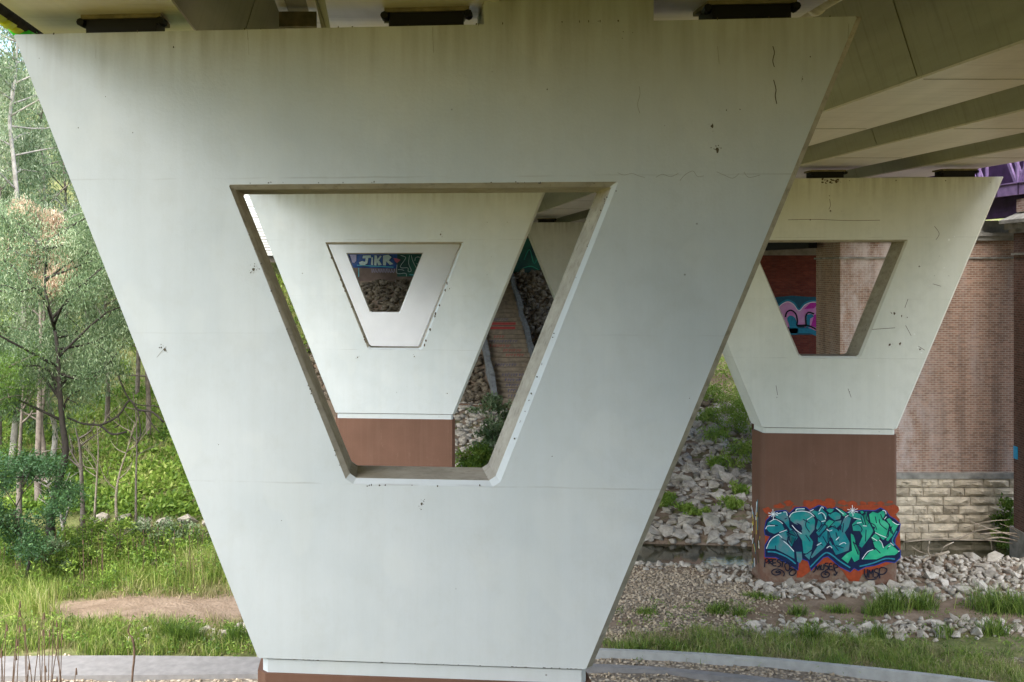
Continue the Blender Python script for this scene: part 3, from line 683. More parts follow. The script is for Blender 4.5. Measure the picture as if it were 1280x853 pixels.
# ------------------------------------------------------------------ bridge superstructure
Y0, Y1 = -13.0, 74.6
names = ['left', 'middle', 'right']
for base, rn, dk in ((.45, ['leftmost box girder over the nearest pier, its pale soffit at the top left corner', 'middle box girder resting on the nearest pier, beside the raised block', 'right box girder of the near deck, resting at the right end of the nearest pier'], 'near'),
                     (14.65, ['big olive box girder crossing the top right corner, closest of the right-hand girders', 'second girder of the right-hand deck, a narrow olive band below the biggest one', 'right-hand deck girder ending over the graffiti pier, lowest of the olive bands'], 'right')):
    for k, dx in enumerate((-4.07, 0, 4.07)):
        cx = base+dx; r = empty('box_girder', (cx, 0, 13.35), rn[k], 'girder', 'steel box girders under the decks')
        wb, wt, z0, z1 = 1.03, 1.62, 13.36, 15.30
        MB().box(cx-1.08, cx+1.08, Y0, Y1, 13.345, 13.385, AX).build('bottom_flange', M['soffit'], r)
        for s in (-1, 1):
            MB().prism([(cx+s*wb, 13.387), (cx+s*(wb+.02), 13.387), (cx+s*(wt+.02), 15.27), (cx+s*wt, 15.27)], Y0, Y1, AX).build('web', M['girder'], r)
            MB().box(cx+s*wt-.2, cx+s*wt+.2, Y0, Y1, 15.272, 15.31, AX).build('top_flange', M['soffit'], r)
            # small lip under the web and vertical field splice plates
            for yy in np.arange(8.0, 70, 9.5):
                MB().prism([(cx+s*(wb+.035), 13.42), (cx+s*(wb+.05), 13.42), (cx+s*(wt+.02), 15.2), (cx+s*(wt+.005), 15.2)], yy, yy+.5, AX).build('splice_plate', M['girder'], r)
        for yy in np.arange(5.2, 70, 6.1):
            MB().box(cx-1.0, cx+1.0, yy, yy+.02, 13.338, 13.3448, AX).build('weld_seam', M['rust'], r)
    sl = empty('bridge_deck', (base, 0, 15.4), {'near': 'concrete deck over the nearest pier, seen between its girders at the top', 'right': 'concrete deck over the graffiti pier, shading its girders at the top right'}[dk], 'bridge deck')
    e0, e1 = (-7.35, 7.6) if dk == 'near' else (7.7, 20.8)
    MB().box(e0, e1, Y0, Y1+3, 15.315, 15.62, AX).build('slab', M['deck'], sl)
    MB().box(e0, e0+.3, Y0, Y1+3, 15.622, 16.5, AX).build('parapet', M['deck'], sl)
    MB().box(e1-.3, e1, Y0, Y1+3, 15.622, 16.5, AX).build('parapet', M['deck'], sl)
    for yy in np.arange(2, 74, 6.0):
        for c0 in (base-2.45+.05, base+1.6+.05):
            MB().box(c0, c0+.75, yy, yy+.16, 14.9, 15.2, AX).build('cross_frame', M['rust'], sl)
# drain pipes
def pipe(lat, z, r_, y0, y1, label, m, rings, cat='pipe'):
    t = empty('drain_pipe', (lat, 0, z), label, cat)
    MB().tube([(lat+AX*y0, y0, z), (lat+AX*y1, y1, z)], r_, 12).build('pipe_run', m, t, True)
    for y in rings: MB().tube([(lat+AX*y, y, z), (lat+AX*(y+.12), y+.12, z)], r_*1.25, 12).build('coupling', m, t, True)
    return t
pipe(6.0, 13.58, .09, 8, 40, 'grey drain pipe with couplings beside the right girder above the nearest pier', M['soffit'], (10.9, 11.4, 11.75, 13.5, 18, 25, 32))
t = pipe(-4.90, 13.40, .085, 0, 60, 'dark conduit under the left deck edge sprayed fluorescent yellow and green', M['bark_dark'], (5, 15, 20, 30))
M['fluo_y'] = m_flat('fluorescent_yellow', (.55, .60, .02)); M['fluo_g'] = m_flat('fluorescent_green', (.03, .62, .02))
for y, L, mm, rr in ((12.3, .85, 'fluo_y', .115), (13.2, .3, 'fluo_y', .12), (13.52, .28, 'fluo_y', .11), (13.84, .3, 'fluo_g', .15), (14.16, .3, 'fluo_g', .145), (14.5, .5, 'fluo_g', .12)):
    MB().tube([(-4.97+AX*y, y, 13.40), (-4.97+AX*(y+L), y+L, 13.38)], rr, 9).build('painted_sleeve', M[mm], t, True)
# far abutment wall with mural
ABY = 74.7
ab = empty('abutment_wall', (5, ABY, 9), 'long concrete abutment wall with graffiti above the dark rock slope', 'abutment')
M['abut'] = m_plain('abutment_concrete', (.17, .12, .10), .85, .3, 1.2)
MB().box(-16.8, 14.5, ABY, ABY+.9, 7.5, 15.3).build('wall', M['abut'], ab)
plW = Plane((0, ABY, 0), (0, 1, 0))
z9 = lambda L: [(425+x/8.975, 305+y/8.975) for x, y in L]
wob = ab
M['m_blue'] = m_paint2('mural_blue', [(.35, (.01, .03, .12)), (.5, (.02, .08, .30)), (.7, (.10, .12, .25))], 1.0); M['m_teal'] = m_paint2('mural_teal', [(.4, (.01, .045, .05)), (.6, (.015, .10, .075))], 1.0)
M['m_white'] = m_flat('mural_white', (.50, .60, .58)); M['m_lilac'] = m_flat('mural_lilac', (.35, .32, .48)); M['m_pink'] = m_flat('mural_pink', (.45, .10, .15)); M['m_cyan'] = m_flat('mural_cyan', (.10, .50, .60))
poly_obj('mural_background', [[(405, 300), (497, 300), (496, 336), (405, 334)]], plW, .006, M['m_blue'], ab)
poly_obj('mural_background', [[(496.5, 298), (560, 298), (560, 346), (496.5, 346)]], plW, .007, M['m_teal'], ab)
poly_obj('mural_background', [[(640, 298), (760, 298), (760, 345), (640, 345)]], plW, .007, M['m_teal'], ab)
jl = [z9(p) for p in ([(255, 130), (345, 125), (350, 160), (320, 160), (310, 220), (270, 245), (220, 235), (210, 205), (250, 190), (280, 200), (285, 165), (250, 165)], [(350, 150), (372, 150), (372, 240), (345, 235)], [(385, 125), (415, 130), (420, 170), (450, 130), (470, 140), (440, 185), (470, 235), (430, 245), (415, 205), (410, 245), (380, 240)],
      [(480, 130), (545, 120), (580, 150), (550, 185), (600, 225), (560, 240), (520, 200), (515, 245), (480, 240)], [(105, 120), (185, 120), (185, 190), (160, 220), (135, 210), (120, 160)])]
poly_obj('mural_letter', jl[:4], plW, .012, M['m_white'], ab); poly_obj('mural_letter', [jl[4]], plW, .012, M['m_lilac'], ab)
stroke_obj('mural_outline', [p+[p[0]] for p in jl], .5, plW, .016, M['g_navy'], ab)
stroke_obj('mural_line', [z9(cr(s)) for s in ([(640, 235), (640, 330), (735, 330), (745, 365)], [(680, 130), (735, 150), (720, 190), (680, 245), (690, 270), (760, 270), (765, 310), (800, 300), (770, 220), (780, 130)], [(800, 130), (820, 200), (880, 300), (925, 240)], [(840, 190), (850, 155), (890, 150), (915, 190), (890, 230), (860, 220)], [(650, 290), (690, 290), (720, 300)])], .5, plW, .013, M['m_white'], ab)
poly_obj('mural_letter', [z9(p) for p in ([(600, 160), (640, 165), (680, 180), (640, 215), (620, 200)], )], plW, .012, M['m_pink'], ab)
stroke_obj('mural_line', [z9(s) for s in ([(190, 240), (600, 262)], [(210, 270), (210, 370)], [(780, 345), (830, 350)])], .9, plW, .014, M['m_cyan'], ab)
sc = []
for k in range(9):
    x = 350+k*30; sc.append(z9(cr([(x, 290+random.uniform(-15, 15)), (x+12, 325), (x+20, 280), (x+28, 320)])))
stroke_obj('mural_scrawl', sc, .45, plW, .015, M['m_lilac'], ab)
stroke_obj('mural_line', [cr(s) for s in ([(655, 325), (662, 312), (668, 330), (676, 312), (684, 328), (690, 314), (694, 330)], [(652, 336), (664, 333), (676, 338), (690, 333)], [(668, 306), (676, 300), (684, 306)])], .9, plW, .013, M['fluo_g'] if False else T[2], ab)
# white slatted wing wall on the hillside
ww = empty('slatted_wall', (-20, 74.8, 11), 'white wall of stacked horizontal boards at the top of the green slope, left of the second pier', 'retaining wall')
for k in range(24):
    zz = 11.1+k*.205
    MB().box(-24, -16.85, 74.6+.012*(k % 3), 74.85, zz, zz+.165).build('board', M['white_board'], ww)
MB().box(-24.2, -16.82, 74.86, 75.0, 10.6, 16.1).build('backing', M['mortar'], ww)
# steps up the rock slope
stp = empty('slope_steps', (0, 58.5, 2.3), 'shaded precast steps with red and blue writing climbing the dark rock slope', 'steps')
def sline(f, px):   # point on slope: f along 0..1 (bottom..top)
    pass
SX0, SX1, SY0, SY1_, SZ0, SZ1_ = -.85, 1.75, 58.3, 73.5, 2.2, 9.9
nst = 30
for k in range(nst):
    f = k/nst; y = SY0+(SY1_-SY0)*f; z = SZ0+(SZ1_-SZ0)*f; sx = AX*(y-58.3)
    MB().box(SX0+sx, SX1+sx, y, y+.50, z-.35, z+.27).build('step', M['step'], stp)
for s, x in ((-1, SX0-.28), (1, SX1+.02)):      # broken concrete kerb pieces either side
    for k in range(8):
        fa, fb = k/8+.003, (k+1)/8-.006+random.uniform(-.01, 0); ja = random.uniform(-.07, .07); wv_ = random.uniform(.2, .3); dz = random.uniform(-.12, .08); V = []
        for f in (fa, fb):
            y = SY0-.4+(SY1_-SY0+.4)*f; z = SZ0+(SZ1_-SZ0)*f+dz; sx = AX*(y-58.3)+ja*(1 if f == fa else -1)
            V += [(x+sx, y, z-.4), (x+wv_+sx, y, z-.4), (x+wv_+sx, y, z+.5), (x+sx, y, z+.5)]
        mk('stringer', V, [[0, 1, 2, 3], [4, 7, 6, 5], [0, 4, 5, 1], [1, 5, 6, 2], [2, 6, 7, 3], [3, 7, 4, 0]], M['stringer'], stp)
for a_, b_, z_ in ((-6, -2.4, 2.0), (-2.38, 1.3, 1.93), (1.32, 4.6, 2.02), (4.62, 9, 1.9)): MB().box(a_, b_, 57.2, 57.45, z_-.5, z_+.32).build('footing_board', M['timber'], stp)
M['s_red'] = m_flat('faded_red_paint', (.35, .03, .03)); M['s_blue'] = m_flat('faded_blue_paint', (.03, .04, .14))
def on_riser(k, segs, w, m, nm):
    f = k/nst; y = SY0+(SY1_-SY0)*f; z = SZ0+(SZ1_-SZ0)*f; sx = AX*(y-58.3); V = []; Fc = []
    for st_ in segs:
        for q in ribbon_polys(st_, w):
            b = len(V); V += [(SX0+sx+u, y-.006, z+v) for u, v in q]; Fc.append([b, b+1, b+2, b+3])
    mk(nm, V, Fc, m, stp)
for k, (m_, a, b, kind) in {1: ('s_blue', .7, 2.1, 0), 2: ('s_blue', .75, 2.2, 0), 3: ('s_blue', .7, 2.0, 0), 4: ('s_blue', .7, 2.1, 0), 5: ('s_blue', .6, 1.9, 0), 7: ('s_blue', .3, 1.5, 0), 9: ('s_red', 1.1, 2.2, 0), 10: ('s_red', 1.0, 2.1, 0), 11: ('s_red', .2, 1.5, 0), 12: ('s_blue', .2, 2.0, 0), 13: ('s_red', .6, 1.2, 0), 15: ('s_red', .0, 2.1, 1), 16: ('s_red', .0, 2.2, 1), 17: ('s_blue', .3, 1.8, 0)}.items():
    if kind: on_riser(k, [[(a, .13), (b, .13)]], .16, M[m_], 'painted_bar'); continue
    segs = []; x = a
    while x < b:
        segs.append([(x+random.uniform(-.03, .03), .05), (x+.04, .21), (x+.09, .06+random.uniform(0, .1)), (x+.11, .2)]); x += .17
    on_riser(k, segs, .035, M[m_], 'writing')

# ------------------------------------------------------------------ old railway bridge
def pt(px, py, D): return ((px-640)/F*D, D, EYE-(py-338)/F*D)
bp = empty('brick_pier', (16, 38.8, -.6), 'massive red brick pier of the old railway bridge on a pale stone plinth', 'bridge pier')
AXB = AX
def skew_box(x0, x1, y0, y1, z0, z1, name, m, parent, c=0):
    """front edge given at y0; sides run along the bridge axis"""
    V = []
    for z in (z0, z1):
        for x, y in ((x0, y0), (x1, y0), (x1+AXB*(y1-y0), y1), (x0+AXB*(y1-y0)*.2, y1)): V.append((x, y, z))
    return mk(name, V, [[0, 1, 2, 3], [4, 7, 6, 5], [0, 4, 5, 1], [1, 5, 6, 2], [2, 6, 7, 3], [3, 7, 4, 0]], m, parent)
X0b, X1b = 12.79, 21.6
skew_box(X0b, X1b, 38.8, 41.6, 2.12, 11.15, 'brick_shaft', M['brick'], bp)
skew_box(X0b-.06, X1b, 38.73, 41.7, 10.45, 10.52, 'string_course', M['stone_cap'], bp)
skew_box(X0b-.10, X1b+.1, 38.66, 41.75, 11.152, 11.32, 'cornice', M['stone_cap'], bp)
skew_box(X0b-.16, X1b+.1, 38.58, 41.8, 11.322, 11.46, 'cornice', M['stone_cap'], bp)
skew_box(X0b+.3, X1b-.2, 39.1, 41.2, 11.462, 11.95, 'brick_parapet', M['stone_cap'], bp)
skew_box(X0b-.12, X1b+.15, 38.64, 41.9, 1.90, 2.118, 'ledge', M['stone_cap'], bp)
skew_box(X0b-.05, X1b+.05, 38.78, 41.9, -1.2, 1.9, 'plinth_core', M['mortar'], bp)
# pale limewashed panel of brick near the corner
# rock-faced stones, each its own block
stone_meshes = []
def stone_block(L, Hh, seed, deep=.12):
    rr = random.Random(seed); V = []; Fc = []
    nx_, nz_ = 5, 3
    for j in range(nz_+1):
        for i in range(nx_+1):
            u = L*i/nx_; z = Hh*j/nz_; e = (i in (0, nx_)) or (j in (0, nz_))
            y = 0 if e else -rr.uniform(.02, deep)
            V.append((u+(0 if e else rr.uniform(-.03, .03)), y, z+(0 if e else rr.uniform(-.02, .02))))
    b = len(V)
    for (u, z) in ((0, 0), (L, 0), (L, Hh), (0, Hh)): V.append((u, .12, z))
    idx = lambda i, j: j*(nx_+1)+i
    for j in range(nz_):
        for i in range(nx_): 
            if (i+j+seed) % 2: Fc += [[idx(i, j), idx(i+1, j), idx(i+1, j+1)], [idx(i, j), idx(i+1, j+1), idx(i, j+1)]]
            else: Fc += [[idx(i, j), idx(i+1, j), idx(i, j+1)], [idx(i+1, j), idx(i+1, j+1), idx(i, j+1)]]
    Fc += [[idx(i, 0) for i in range(nx_+1)][::-1]+[b, b+1], [idx(i, nz_) for i in range(nx_+1)]+[b+2, b+3], [idx(0, j) for j in range(nz_+1)]+[b+3, b], [idx(nx_, j) for j in range(nz_+1)][::-1]+[b+1, b+2]]
    return V, Fc
CH = .348
for row in range(9):
    z0 = 1.895-(row+1)*CH; x = X0b-.08-(.25 if row % 2 else 0); k = 0
    while x < X1b:
        L = random.choice((.55, .62, .85, 1.0, 1.05, 1.15)); xx = max(x, X0b-.08); LL = min(x+L, X1b+.05)-xx
        if LL > .15:
            V, Fc = stone_block(LL-.025, CH-.025, row*31+k)
            mk('stone', [(xx+v[0], 38.70+v[1]-random.uniform(0, .0), z0+v[2]+.012) for v in V], Fc, M['stone'], bp)
        x += L; k += 1
# dark brick pier at the right edge
cp = empty('dark_brick_pier', (18.9, 35, -.5), 'dark sooty brick pier with a moulded stone cap at the right edge', 'bridge pier')
def cbox(x0, x1, y0, y1, z0, z1, n, m): MB().box(x0, x1, y0, y1, z0, z1).build(n, m, cp)
cbox(18.45, 21.4, 35, 36.6, .55, 11.36, 'brick_shaft', M['brick_dark'])
cbox(18.40, 21.5, 34.93, 36.7, 10.55, 10.63, 'necking', M['stone_cap'])
cbox(18.36, 21.6, 34.8, 36.8, 11.362, 11.5, 'cap_moulding', M['stone_cap'])
cbox(18.30, 21.8, 34.62, 37.0, 11.502, 11.72, 'cap_moulding', M['stone_cap'])
V = [(a+.9, b, c) for a, b, c in [(17.3, 34.45, 11.722), (21.2, 34.45, 11.722), (21.2, 37.2, 11.722), (17.3, 37.2, 11.722), (17.3, 34.45, 11.85), (21.2, 34.45, 11.85), (21.2, 37.2, 11.85), (17.3, 37.2, 11.85), (17.7, 35, 12.12), (20.7, 35, 12.12), (20.7, 36.6, 12.12), (17.7, 36.6, 12.12)]]
mk('cap_stone', V, [[0, 1, 2, 3], [0, 4, 5, 1], [1, 5, 6, 2], [2, 6, 7, 3], [3, 7, 4, 0], [4, 8, 9, 5], [5, 9, 10, 6], [6, 10, 11, 7], [7, 11, 8, 4], [8, 11, 10, 9]], M['stone_cap'], cp)
cbox(18.5, 21.3, 35.1, 36.5, 12.122, 12.6, 'brick_block', M['brick_pale'])
cbox(18.40, 21.6, 34.85, 36.8, -1.2, .55, 'base_block', M['stone_cap'])
MB().box(18.41, 18.449, 36.3, 36.55, 3.1, 3.55).build('blue_spray_mark', m_flat('sky_blue_spray', (.02, .35, .65)), cp)
# purple lattice truss
tr = empty('truss_bridge', (19, 36, 12.8), 'purple riveted steel truss of the old railway bridge, top right', 'truss bridge')
TL = 23.35
for lat, first in ((TL, 1), (TL+4.4, 0)):
    MB().box(lat, lat+.35, 22, 54, 12.75, 13.17, AX).build('bottom_chord', M['purple'], tr)
    MB().box(lat-.05, lat+.40, 22, 54, 13.172, 13.21, AX).build('chord_flange', M['purple'], tr)
    MB().box(lat, lat+.35, 22, 54, 17.0, 17.4, AX).build('top_chord', M['purple'], tr)
    for yy in np.arange(22.4, 54, 1.25):
        MB().box(lat-.02, lat-.002, yy, yy+.05, 12.76, 13.16, AX).build('rivet_strip', M['purple_dark'], tr)
    for i, yy in enumerate(np.arange(22.5, 53, 2.3)):
        for dl in (-.01, .28):
            x = lambda y: lat+.06+dl+AX*y
            MB().beam((x(yy), yy, 13.2), (x(yy), yy, 17.0), .08, .12).build('vertical', M['purple'], tr)
            MB().beam((x(yy), yy+.1, 13.2), (x(yy+2.2), yy+2.2, 17.0), .07, .16).build('diagonal', M['purple'], tr)
            if i % 2: MB().beam((x(yy+2.2), yy+2.2, 13.2), (x(yy), yy+.1, 17.0), .06, .09).build('tie', M['purple'], tr)
for yy in np.arange(22.5, 54, 2.3): MB().box(TL+.3, TL+4.5, yy, yy+.3, 12.45, 12.95, AX).build('cross_girder', M['purple_dark'], tr)
MB().box(TL+.25, TL+.6, 22, 54, 11.98, 12.74, AX).build('main_girder', M['purple_dark'], tr)
MB().box(TL+.5, TL+4.4, 22, 54, 13.0, 13.1, AX).build('track_floor', M['purple_dark'], tr)
MB().box(TL+.9, TL+1.2, 22, 54, 13.1, 16.8, AX).build('side_screen', M['purple_dark'], tr)
# red abutment wall behind with pink piece
rw = empty('red_brick_wall', (13, 50, 0), 'deep red brick wall in shade with a pink and blue graffiti piece, behind the brick pier', 'brick wall')
RWY = 50.0
MB().box(12.35, 24, RWY, RWY+1.2, -.5, 11.2).build('wall', M['redwall'], rw)
MB().box(12.3, 24, RWY-.25, RWY+1.3, 10.75, 11.2).build('wall_cap', M['stone_cap'], rw)
og_ = empty('old_bridge_floor', (15, 45, 11.5), 'black underside of the old bridge above the red wall', 'bridge deck')
MB().box(17.0, 27.2, 40.5, 51, 11.25, 11.9, AX).build('floor_girder', M['purple_dark'], og_)
MB().box(17.6, 17.95, 40.5, 51, 10.9, 11.24, AX).build('edge_beam', M['dark'], og_)
plP = Plane((0, RWY, 0), (0, 1, 0))
q5 = lambda L: [(930+x/5.016, 290+y/5.016) for x, y in L]
M['p_cyan'] = m_flat('turquoise_spray', (.015, .19, .30)); M['p_pink'] = m_paint2('pink_spray', [(.4, (.50, .16, .42)), (.6, (.55, .30, .50))], 1.5); M['p_mag'] = m_flat('magenta_spray', (.40, .02, .28)); M['p_teal'] = m_flat('turquoise_glow', (.01, .08, .13))
poly_obj('spray_glow', [q5([(100, 440), (200, 410), (300, 400), (400, 408), (620, 408), (700, 440), (700, 640), (100, 650)])], plP, .006, M['p_teal'], rw)
pk = cr([(160, 560), (190, 500), (230, 450), (275, 430), (315, 448), (345, 486), (380, 450), (430, 432), (480, 440), (560, 470), (640, 560)], 4)
poly_obj('pink_shape', [q5(pk+[(640, 700), (500, 640), (400, 600), (330, 590), (250, 640), (180, 640)])], plP, .012, M['p_pink'], rw)
poly_obj('pink_shape', [q5([(375, 485), (420, 442), (465, 448), (440, 480)]), q5([(440, 520), (520, 510), (640, 560), (640, 650), (500, 615), (420, 590)])], plP, .016, M['p_mag'], rw)
stroke_obj('spray_outline', [q5(pk)], 2.2, plP, .02, M['p_cyan'], rw)
stroke_obj('spray_line', [q5(cr([(165, 566), (192, 508), (232, 458), (275, 440), (313, 458), (345, 496), (382, 458), (430, 441), (480, 448), (560, 478)], 4))], .7, plP, .023, M['g_white'], rw)
poly_obj('spray_fill', [q5(cr([(270, 545), (290, 525), (320, 540), (335, 590), (335, 640), (285, 640), (285, 590)], 3, True)), q5([(395, 520), (425, 515), (440, 530), (415, 545), (412, 600), (390, 600)]), q5([(285, 605), (420, 605), (500, 655), (500, 675), (410, 635), (285, 638)])], plP, .024, M['p_cyan'], rw)
stroke_obj('spray_outline', [q5(cr([(260, 535), (268, 505), (295, 492), (325, 515), (335, 560), (335, 590), (390, 590)], 3)), q5(cr([(390, 585), (388, 530), (405, 505), (440, 515)], 3)), q5(cr([(330, 588), (410, 590), (500, 640), (560, 670)], 3)), q5(cr([(180, 640), (250, 610), (280, 600)], 3))], 2.0, plP, .028, M['g_black'], rw)

# ------------------------------------------------------------------ rocks
def hull_rock(seed, flat=.65, npts=13):
    rr = random.Random(seed); bm = bmesh.new()
    for _ in range(npts):
        v = Vector((rr.gauss(0, 1), rr.gauss(0, 1), rr.gauss(0, 1))).normalized()
        k = 1/max(abs(v.x), abs(v.y), abs(v.z)); v = v*(.45*k+.55)*rr.uniform(.80, 1.0)*.5
        bm.verts.new((v.x*rr.uniform(.9, 1.15), v.y*.9, v.z*flat))
    r = bmesh.ops.convex_hull(bm, input=bm.verts)
    bmesh.ops.delete(bm, geom=[g_ for g_ in r['geom_interior'] if isinstance(g_, bmesh.types.BMVert)], context='VERTS')
    bmesh.ops.triangulate(bm, faces=bm.faces[:]); bmesh.ops.recalc_face_normals(bm, faces=bm.faces[:])
    bm.verts.index_update()
    V = np.array([v.co[:] for v in bm.verts]); T_ = np.array([[v.index for v in f.verts] for f in bm.faces]); bm.free(); return V, T_
HR = [hull_rock(s) for s in range(10)]
def rock_mesh_variants(m, name):
    out = []
    for i, (V, T_) in enumerate(HR):
        me = bpy.data.meshes.new(name); me.from_pydata(V.tolist(), [], T_.tolist()); me.materials.append(m); out.append(me)
    return out
def rotm(a, b, c):
    ca, sa, cb, sb, cc, sc_ = np.cos(a), np.sin(a), np.cos(b), np.sin(b), np.cos(c), np.sin(c)
    Rz = np.array([[ca, -sa, 0], [sa, ca, 0], [0, 0, 1]]); Rx = np.array([[1, 0, 0], [0, cb, -sb], [0, sb, cb]]); Ry = np.array([[cc, 0, sc_], [0, 1, 0], [-sc_, 0, cc]])
    return Rz@Rx@Ry
def rocks_stuff(name, xs, ys, sizes, m, sink=.15, tilt=.5, parent=None):
    V = []; T_ = []; rn = []; b = 0; zs = H(xs, ys)
    for x, y, z, s in zip(xs, ys, zs, sizes):
        hv, ht = HR[RNG.integers(10)]
        Rm = rotm(RNG.uniform(0, 6.28), RNG.normal(0, tilt), RNG.normal(0, tilt))
        v = (hv*s*np.array([RNG.uniform(.8, 1.3), 1, RNG.uniform(.75, 1.1)]))@Rm.T
        V.append(v+np.array([x, y, z+s*sink])); T_.append(ht+b); rn.append(np.full(len(hv), RNG.random())); b += len(hv)
    o = npmesh(name, np.concatenate(V), tris=np.concatenate(T_), m=m, rnd=np.concatenate(rn), parent=parent); o['kind'] = 'stuff'; return o
RV = rock_mesh_variants(M['rock'], 'rock')
def rocks_objs(parent, pts, ground_fn=H):
    for (x, y, s) in pts:
        o = bpy.data.objects.new('rock', RV[random.randrange(10)]); COL.objects.link(o); o.parent = parent
        z = float(H(np.array(x), np.array(y)))
        o.location = Vector((x, y, z+s*.16))-parent.location
        o.rotation_euler = (random.gauss(0, .35), random.gauss(0, .35), random.uniform(0, 6.28))
        o.scale = (s*random.uniform(.9, 1.35), s*random.uniform(.8, 1.1), s*random.uniform(.75, 1.15))
def poisson(n, fx, minr):
    """dart throwing: fx() returns (x,y,size)"""
    out = []; tries = 0
    while len(out) < n and tries < n*60:
        tries += 1; p = fx()
        if p is None: continue
        if all((p[0]-q[0])**2+(p[1]-q[1])**2 > (minr*(p[2]+q[2])*.5)**2 for q in out): out.append(p)
    return out
def incol(x, y):   # inside the brown column footprint of the graffiti pier
    return abs(x-10.15) < 2.25 and 31.6 < y < 33.0
# heap round the foot of the graffiti pier, thrown up a little
def f1():
    x = random.uniform(6.6, 19.5); y = random.uniform(30.3, 34.6)
    if incol(x, y) or (x < 8 and y < 31.6) or y < 30.2+.25*math.sin(x*1.3): return None
    return (x, y, random.uniform(.28, .62))
def f1b():
    x = random.uniform(7.6, 12.8); y = random.uniform(30.6, 31.6); return (x, y, random.uniform(.28, .5))
r1 = empty('rock_heap', (10, 32, 0), kind='structure')
P1 = poisson(26, f1b, .75)
P1 += poisson(80, f1, .78)
rocks_objs(r1, P1)
def f2():
    x = random.uniform(6.7, 17.5); y = 27.7+.12*math.sin(x)+random.uniform(-.55, .55)
    return (x, y, random.uniform(.24, .46))
r2 = empty('rock_border', (11, 27.7, 0), kind='structure'); rocks_objs(r2, poisson(84, f2, .72))
def f3():
    x = random.uniform(4.6, 12.5); d = random.uniform(.1, 15)
    if x > 11.6: return None
    return (x, river_far(x)+d, random.uniform(.5, .95)*(1.1 if d < 1 else 1))
r3 = empty('rock_revetment', (8, 42, 0), kind='structure')
wl = [(x, river_far(x)+.25+random.uniform(-.1, .15), random.uniform(.75, 1.15)) for x in np.arange(3.5, 12.5, .85)]
wl2 = [(x, river_far(x)+.2, random.uniform(.7, 1.2)) for x in np.arange(-17, -9, .95)]
rocks_objs(r3, wl+wl2+poisson(96, f3, .74))
# fillers
N = 1700; xs = RNG.uniform(6.2, 20, N); ys = RNG.uniform(30.2, 35.0, N); k = [not incol(a, b) and not (a < 7.6 and b < 31.8) for a, b in zip(xs, ys)]
xs, ys = xs[k], ys[k]; rocks_stuff('rock_rubble', xs, ys, RNG.uniform(.12, .32, len(xs)), M['rock'])
N = 700; xs = RNG.uniform(6.4, 19, N); ys = 27.7+RNG.normal(0, .34, N); rocks_stuff('rock_rubble', xs, ys, RNG.uniform(.10, .24, N), M['rock'])
N = 260; xs = RNG.uniform(1.5, 8, N); ys = 34.1+RNG.normal(0, .28, N); rocks_stuff('rock_rubble', xs, ys, RNG.uniform(.12, .36, N), M['rock'])
N = 4200; xs = RNG.uniform(-5, 15, N); ys = river_far(xs)+RNG.uniform(0, 19, N); kk = ~((xs > 12.2) & (ys < 43)); xs, ys = xs[kk], ys[kk]; rocks_stuff('rock_rubble', xs, ys, RNG.uniform(.22, .62, len(xs)), M['rock'], .05, .18)
N = 150; xs = RNG.uniform(-10.5, -5.8, N); ys = 27.4+RNG.normal(0, .35, N); rocks_stuff('rock_rubble', xs, ys, RNG.uniform(.12, .4, N), M['rock'])
N = 6500
xs = RNG.uniform(1.2, 8.8, N); ys = RNG.uniform(26.0, 34.0, N); _, gg = zones(xs, ys); kk = gg+RNG.uniform(-.35, .35, N) > .30; xs, ys = xs[kk], ys[kk]
rocks_stuff('gravel', xs, ys, RNG.uniform(.05, .13, len(xs)), M['gravel'], .2)
N = 2600; xs = RNG.uniform(-14, 8, N); ys = RNG.uniform(23.4, 25.7, N)
pyf = np.interp(xs, [p[0] for p in pf], [p[1] for p in pf]); pyn = np.interp(xs, [p[0] for p in pn], [p[1] for p in pn]); kyf = np.interp(xs, [p[0] for p in kf], [p[1] for p in kf])
kk = ((ys < pyn-.05) | (ys > pyf+.03)) & (ys < kyf-.2); xs, ys = xs[kk], ys[kk]
rocks_stuff('gravel', xs, ys, RNG.uniform(.05, .11, len(xs)), M['gravel'], .25)
# dark slope under the decks
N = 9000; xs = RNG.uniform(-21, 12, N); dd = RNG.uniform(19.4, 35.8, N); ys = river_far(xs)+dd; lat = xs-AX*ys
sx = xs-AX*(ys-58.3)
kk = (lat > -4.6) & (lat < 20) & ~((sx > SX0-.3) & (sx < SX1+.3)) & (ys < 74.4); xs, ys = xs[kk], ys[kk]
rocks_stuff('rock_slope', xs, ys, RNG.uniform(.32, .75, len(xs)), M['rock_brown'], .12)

# ------------------------------------------------------------------ grass
def blades(name, xs, ys, hts, wd, m, lean=.35, dz=0.0, rn=None, arch=.5):
    n = len(xs); z = H(xs, ys)+dz-.02
    a = RNG.uniform(0, 6.283, n); l = np.abs(RNG.normal(0, lean, n)); dx, dy = np.cos(a)*l, np.sin(a)*l
    b = RNG.uniform(0, 6.283, n); wx_, wy_ = np.cos(b)*wd/2, np.sin(b)*wd/2
    hh = hts
    P = np.stack([xs, ys, z], 1); W = np.stack([wx_, wy_, np.zeros(n)], 1)
    mid = P+np.stack([dx*hh*.35, dy*hh*.35, hh*.6], 1); tip = P+np.stack([dx*hh, dy*hh, hh*(1-.25*arch*np.minimum(l, 1.2))], 1)
    V = np.stack([P-W, P+W, mid+W*.75, mid-W*.75, tip], 1).reshape(-1, 3)
    i = np.arange(n)*5
    q = np.stack([i, i+1, i+2, i+3], 1); t_ = np.stack([i+3, i+2, i+4], 1)
    if rn is None: rn = RNG.random(n)
    o = npmesh(name, V, quads=q, tris=t_, m=m, rnd=np.repeat(np.clip(rn, 0, 1), 5)); o['kind'] = 'stuff'; return o
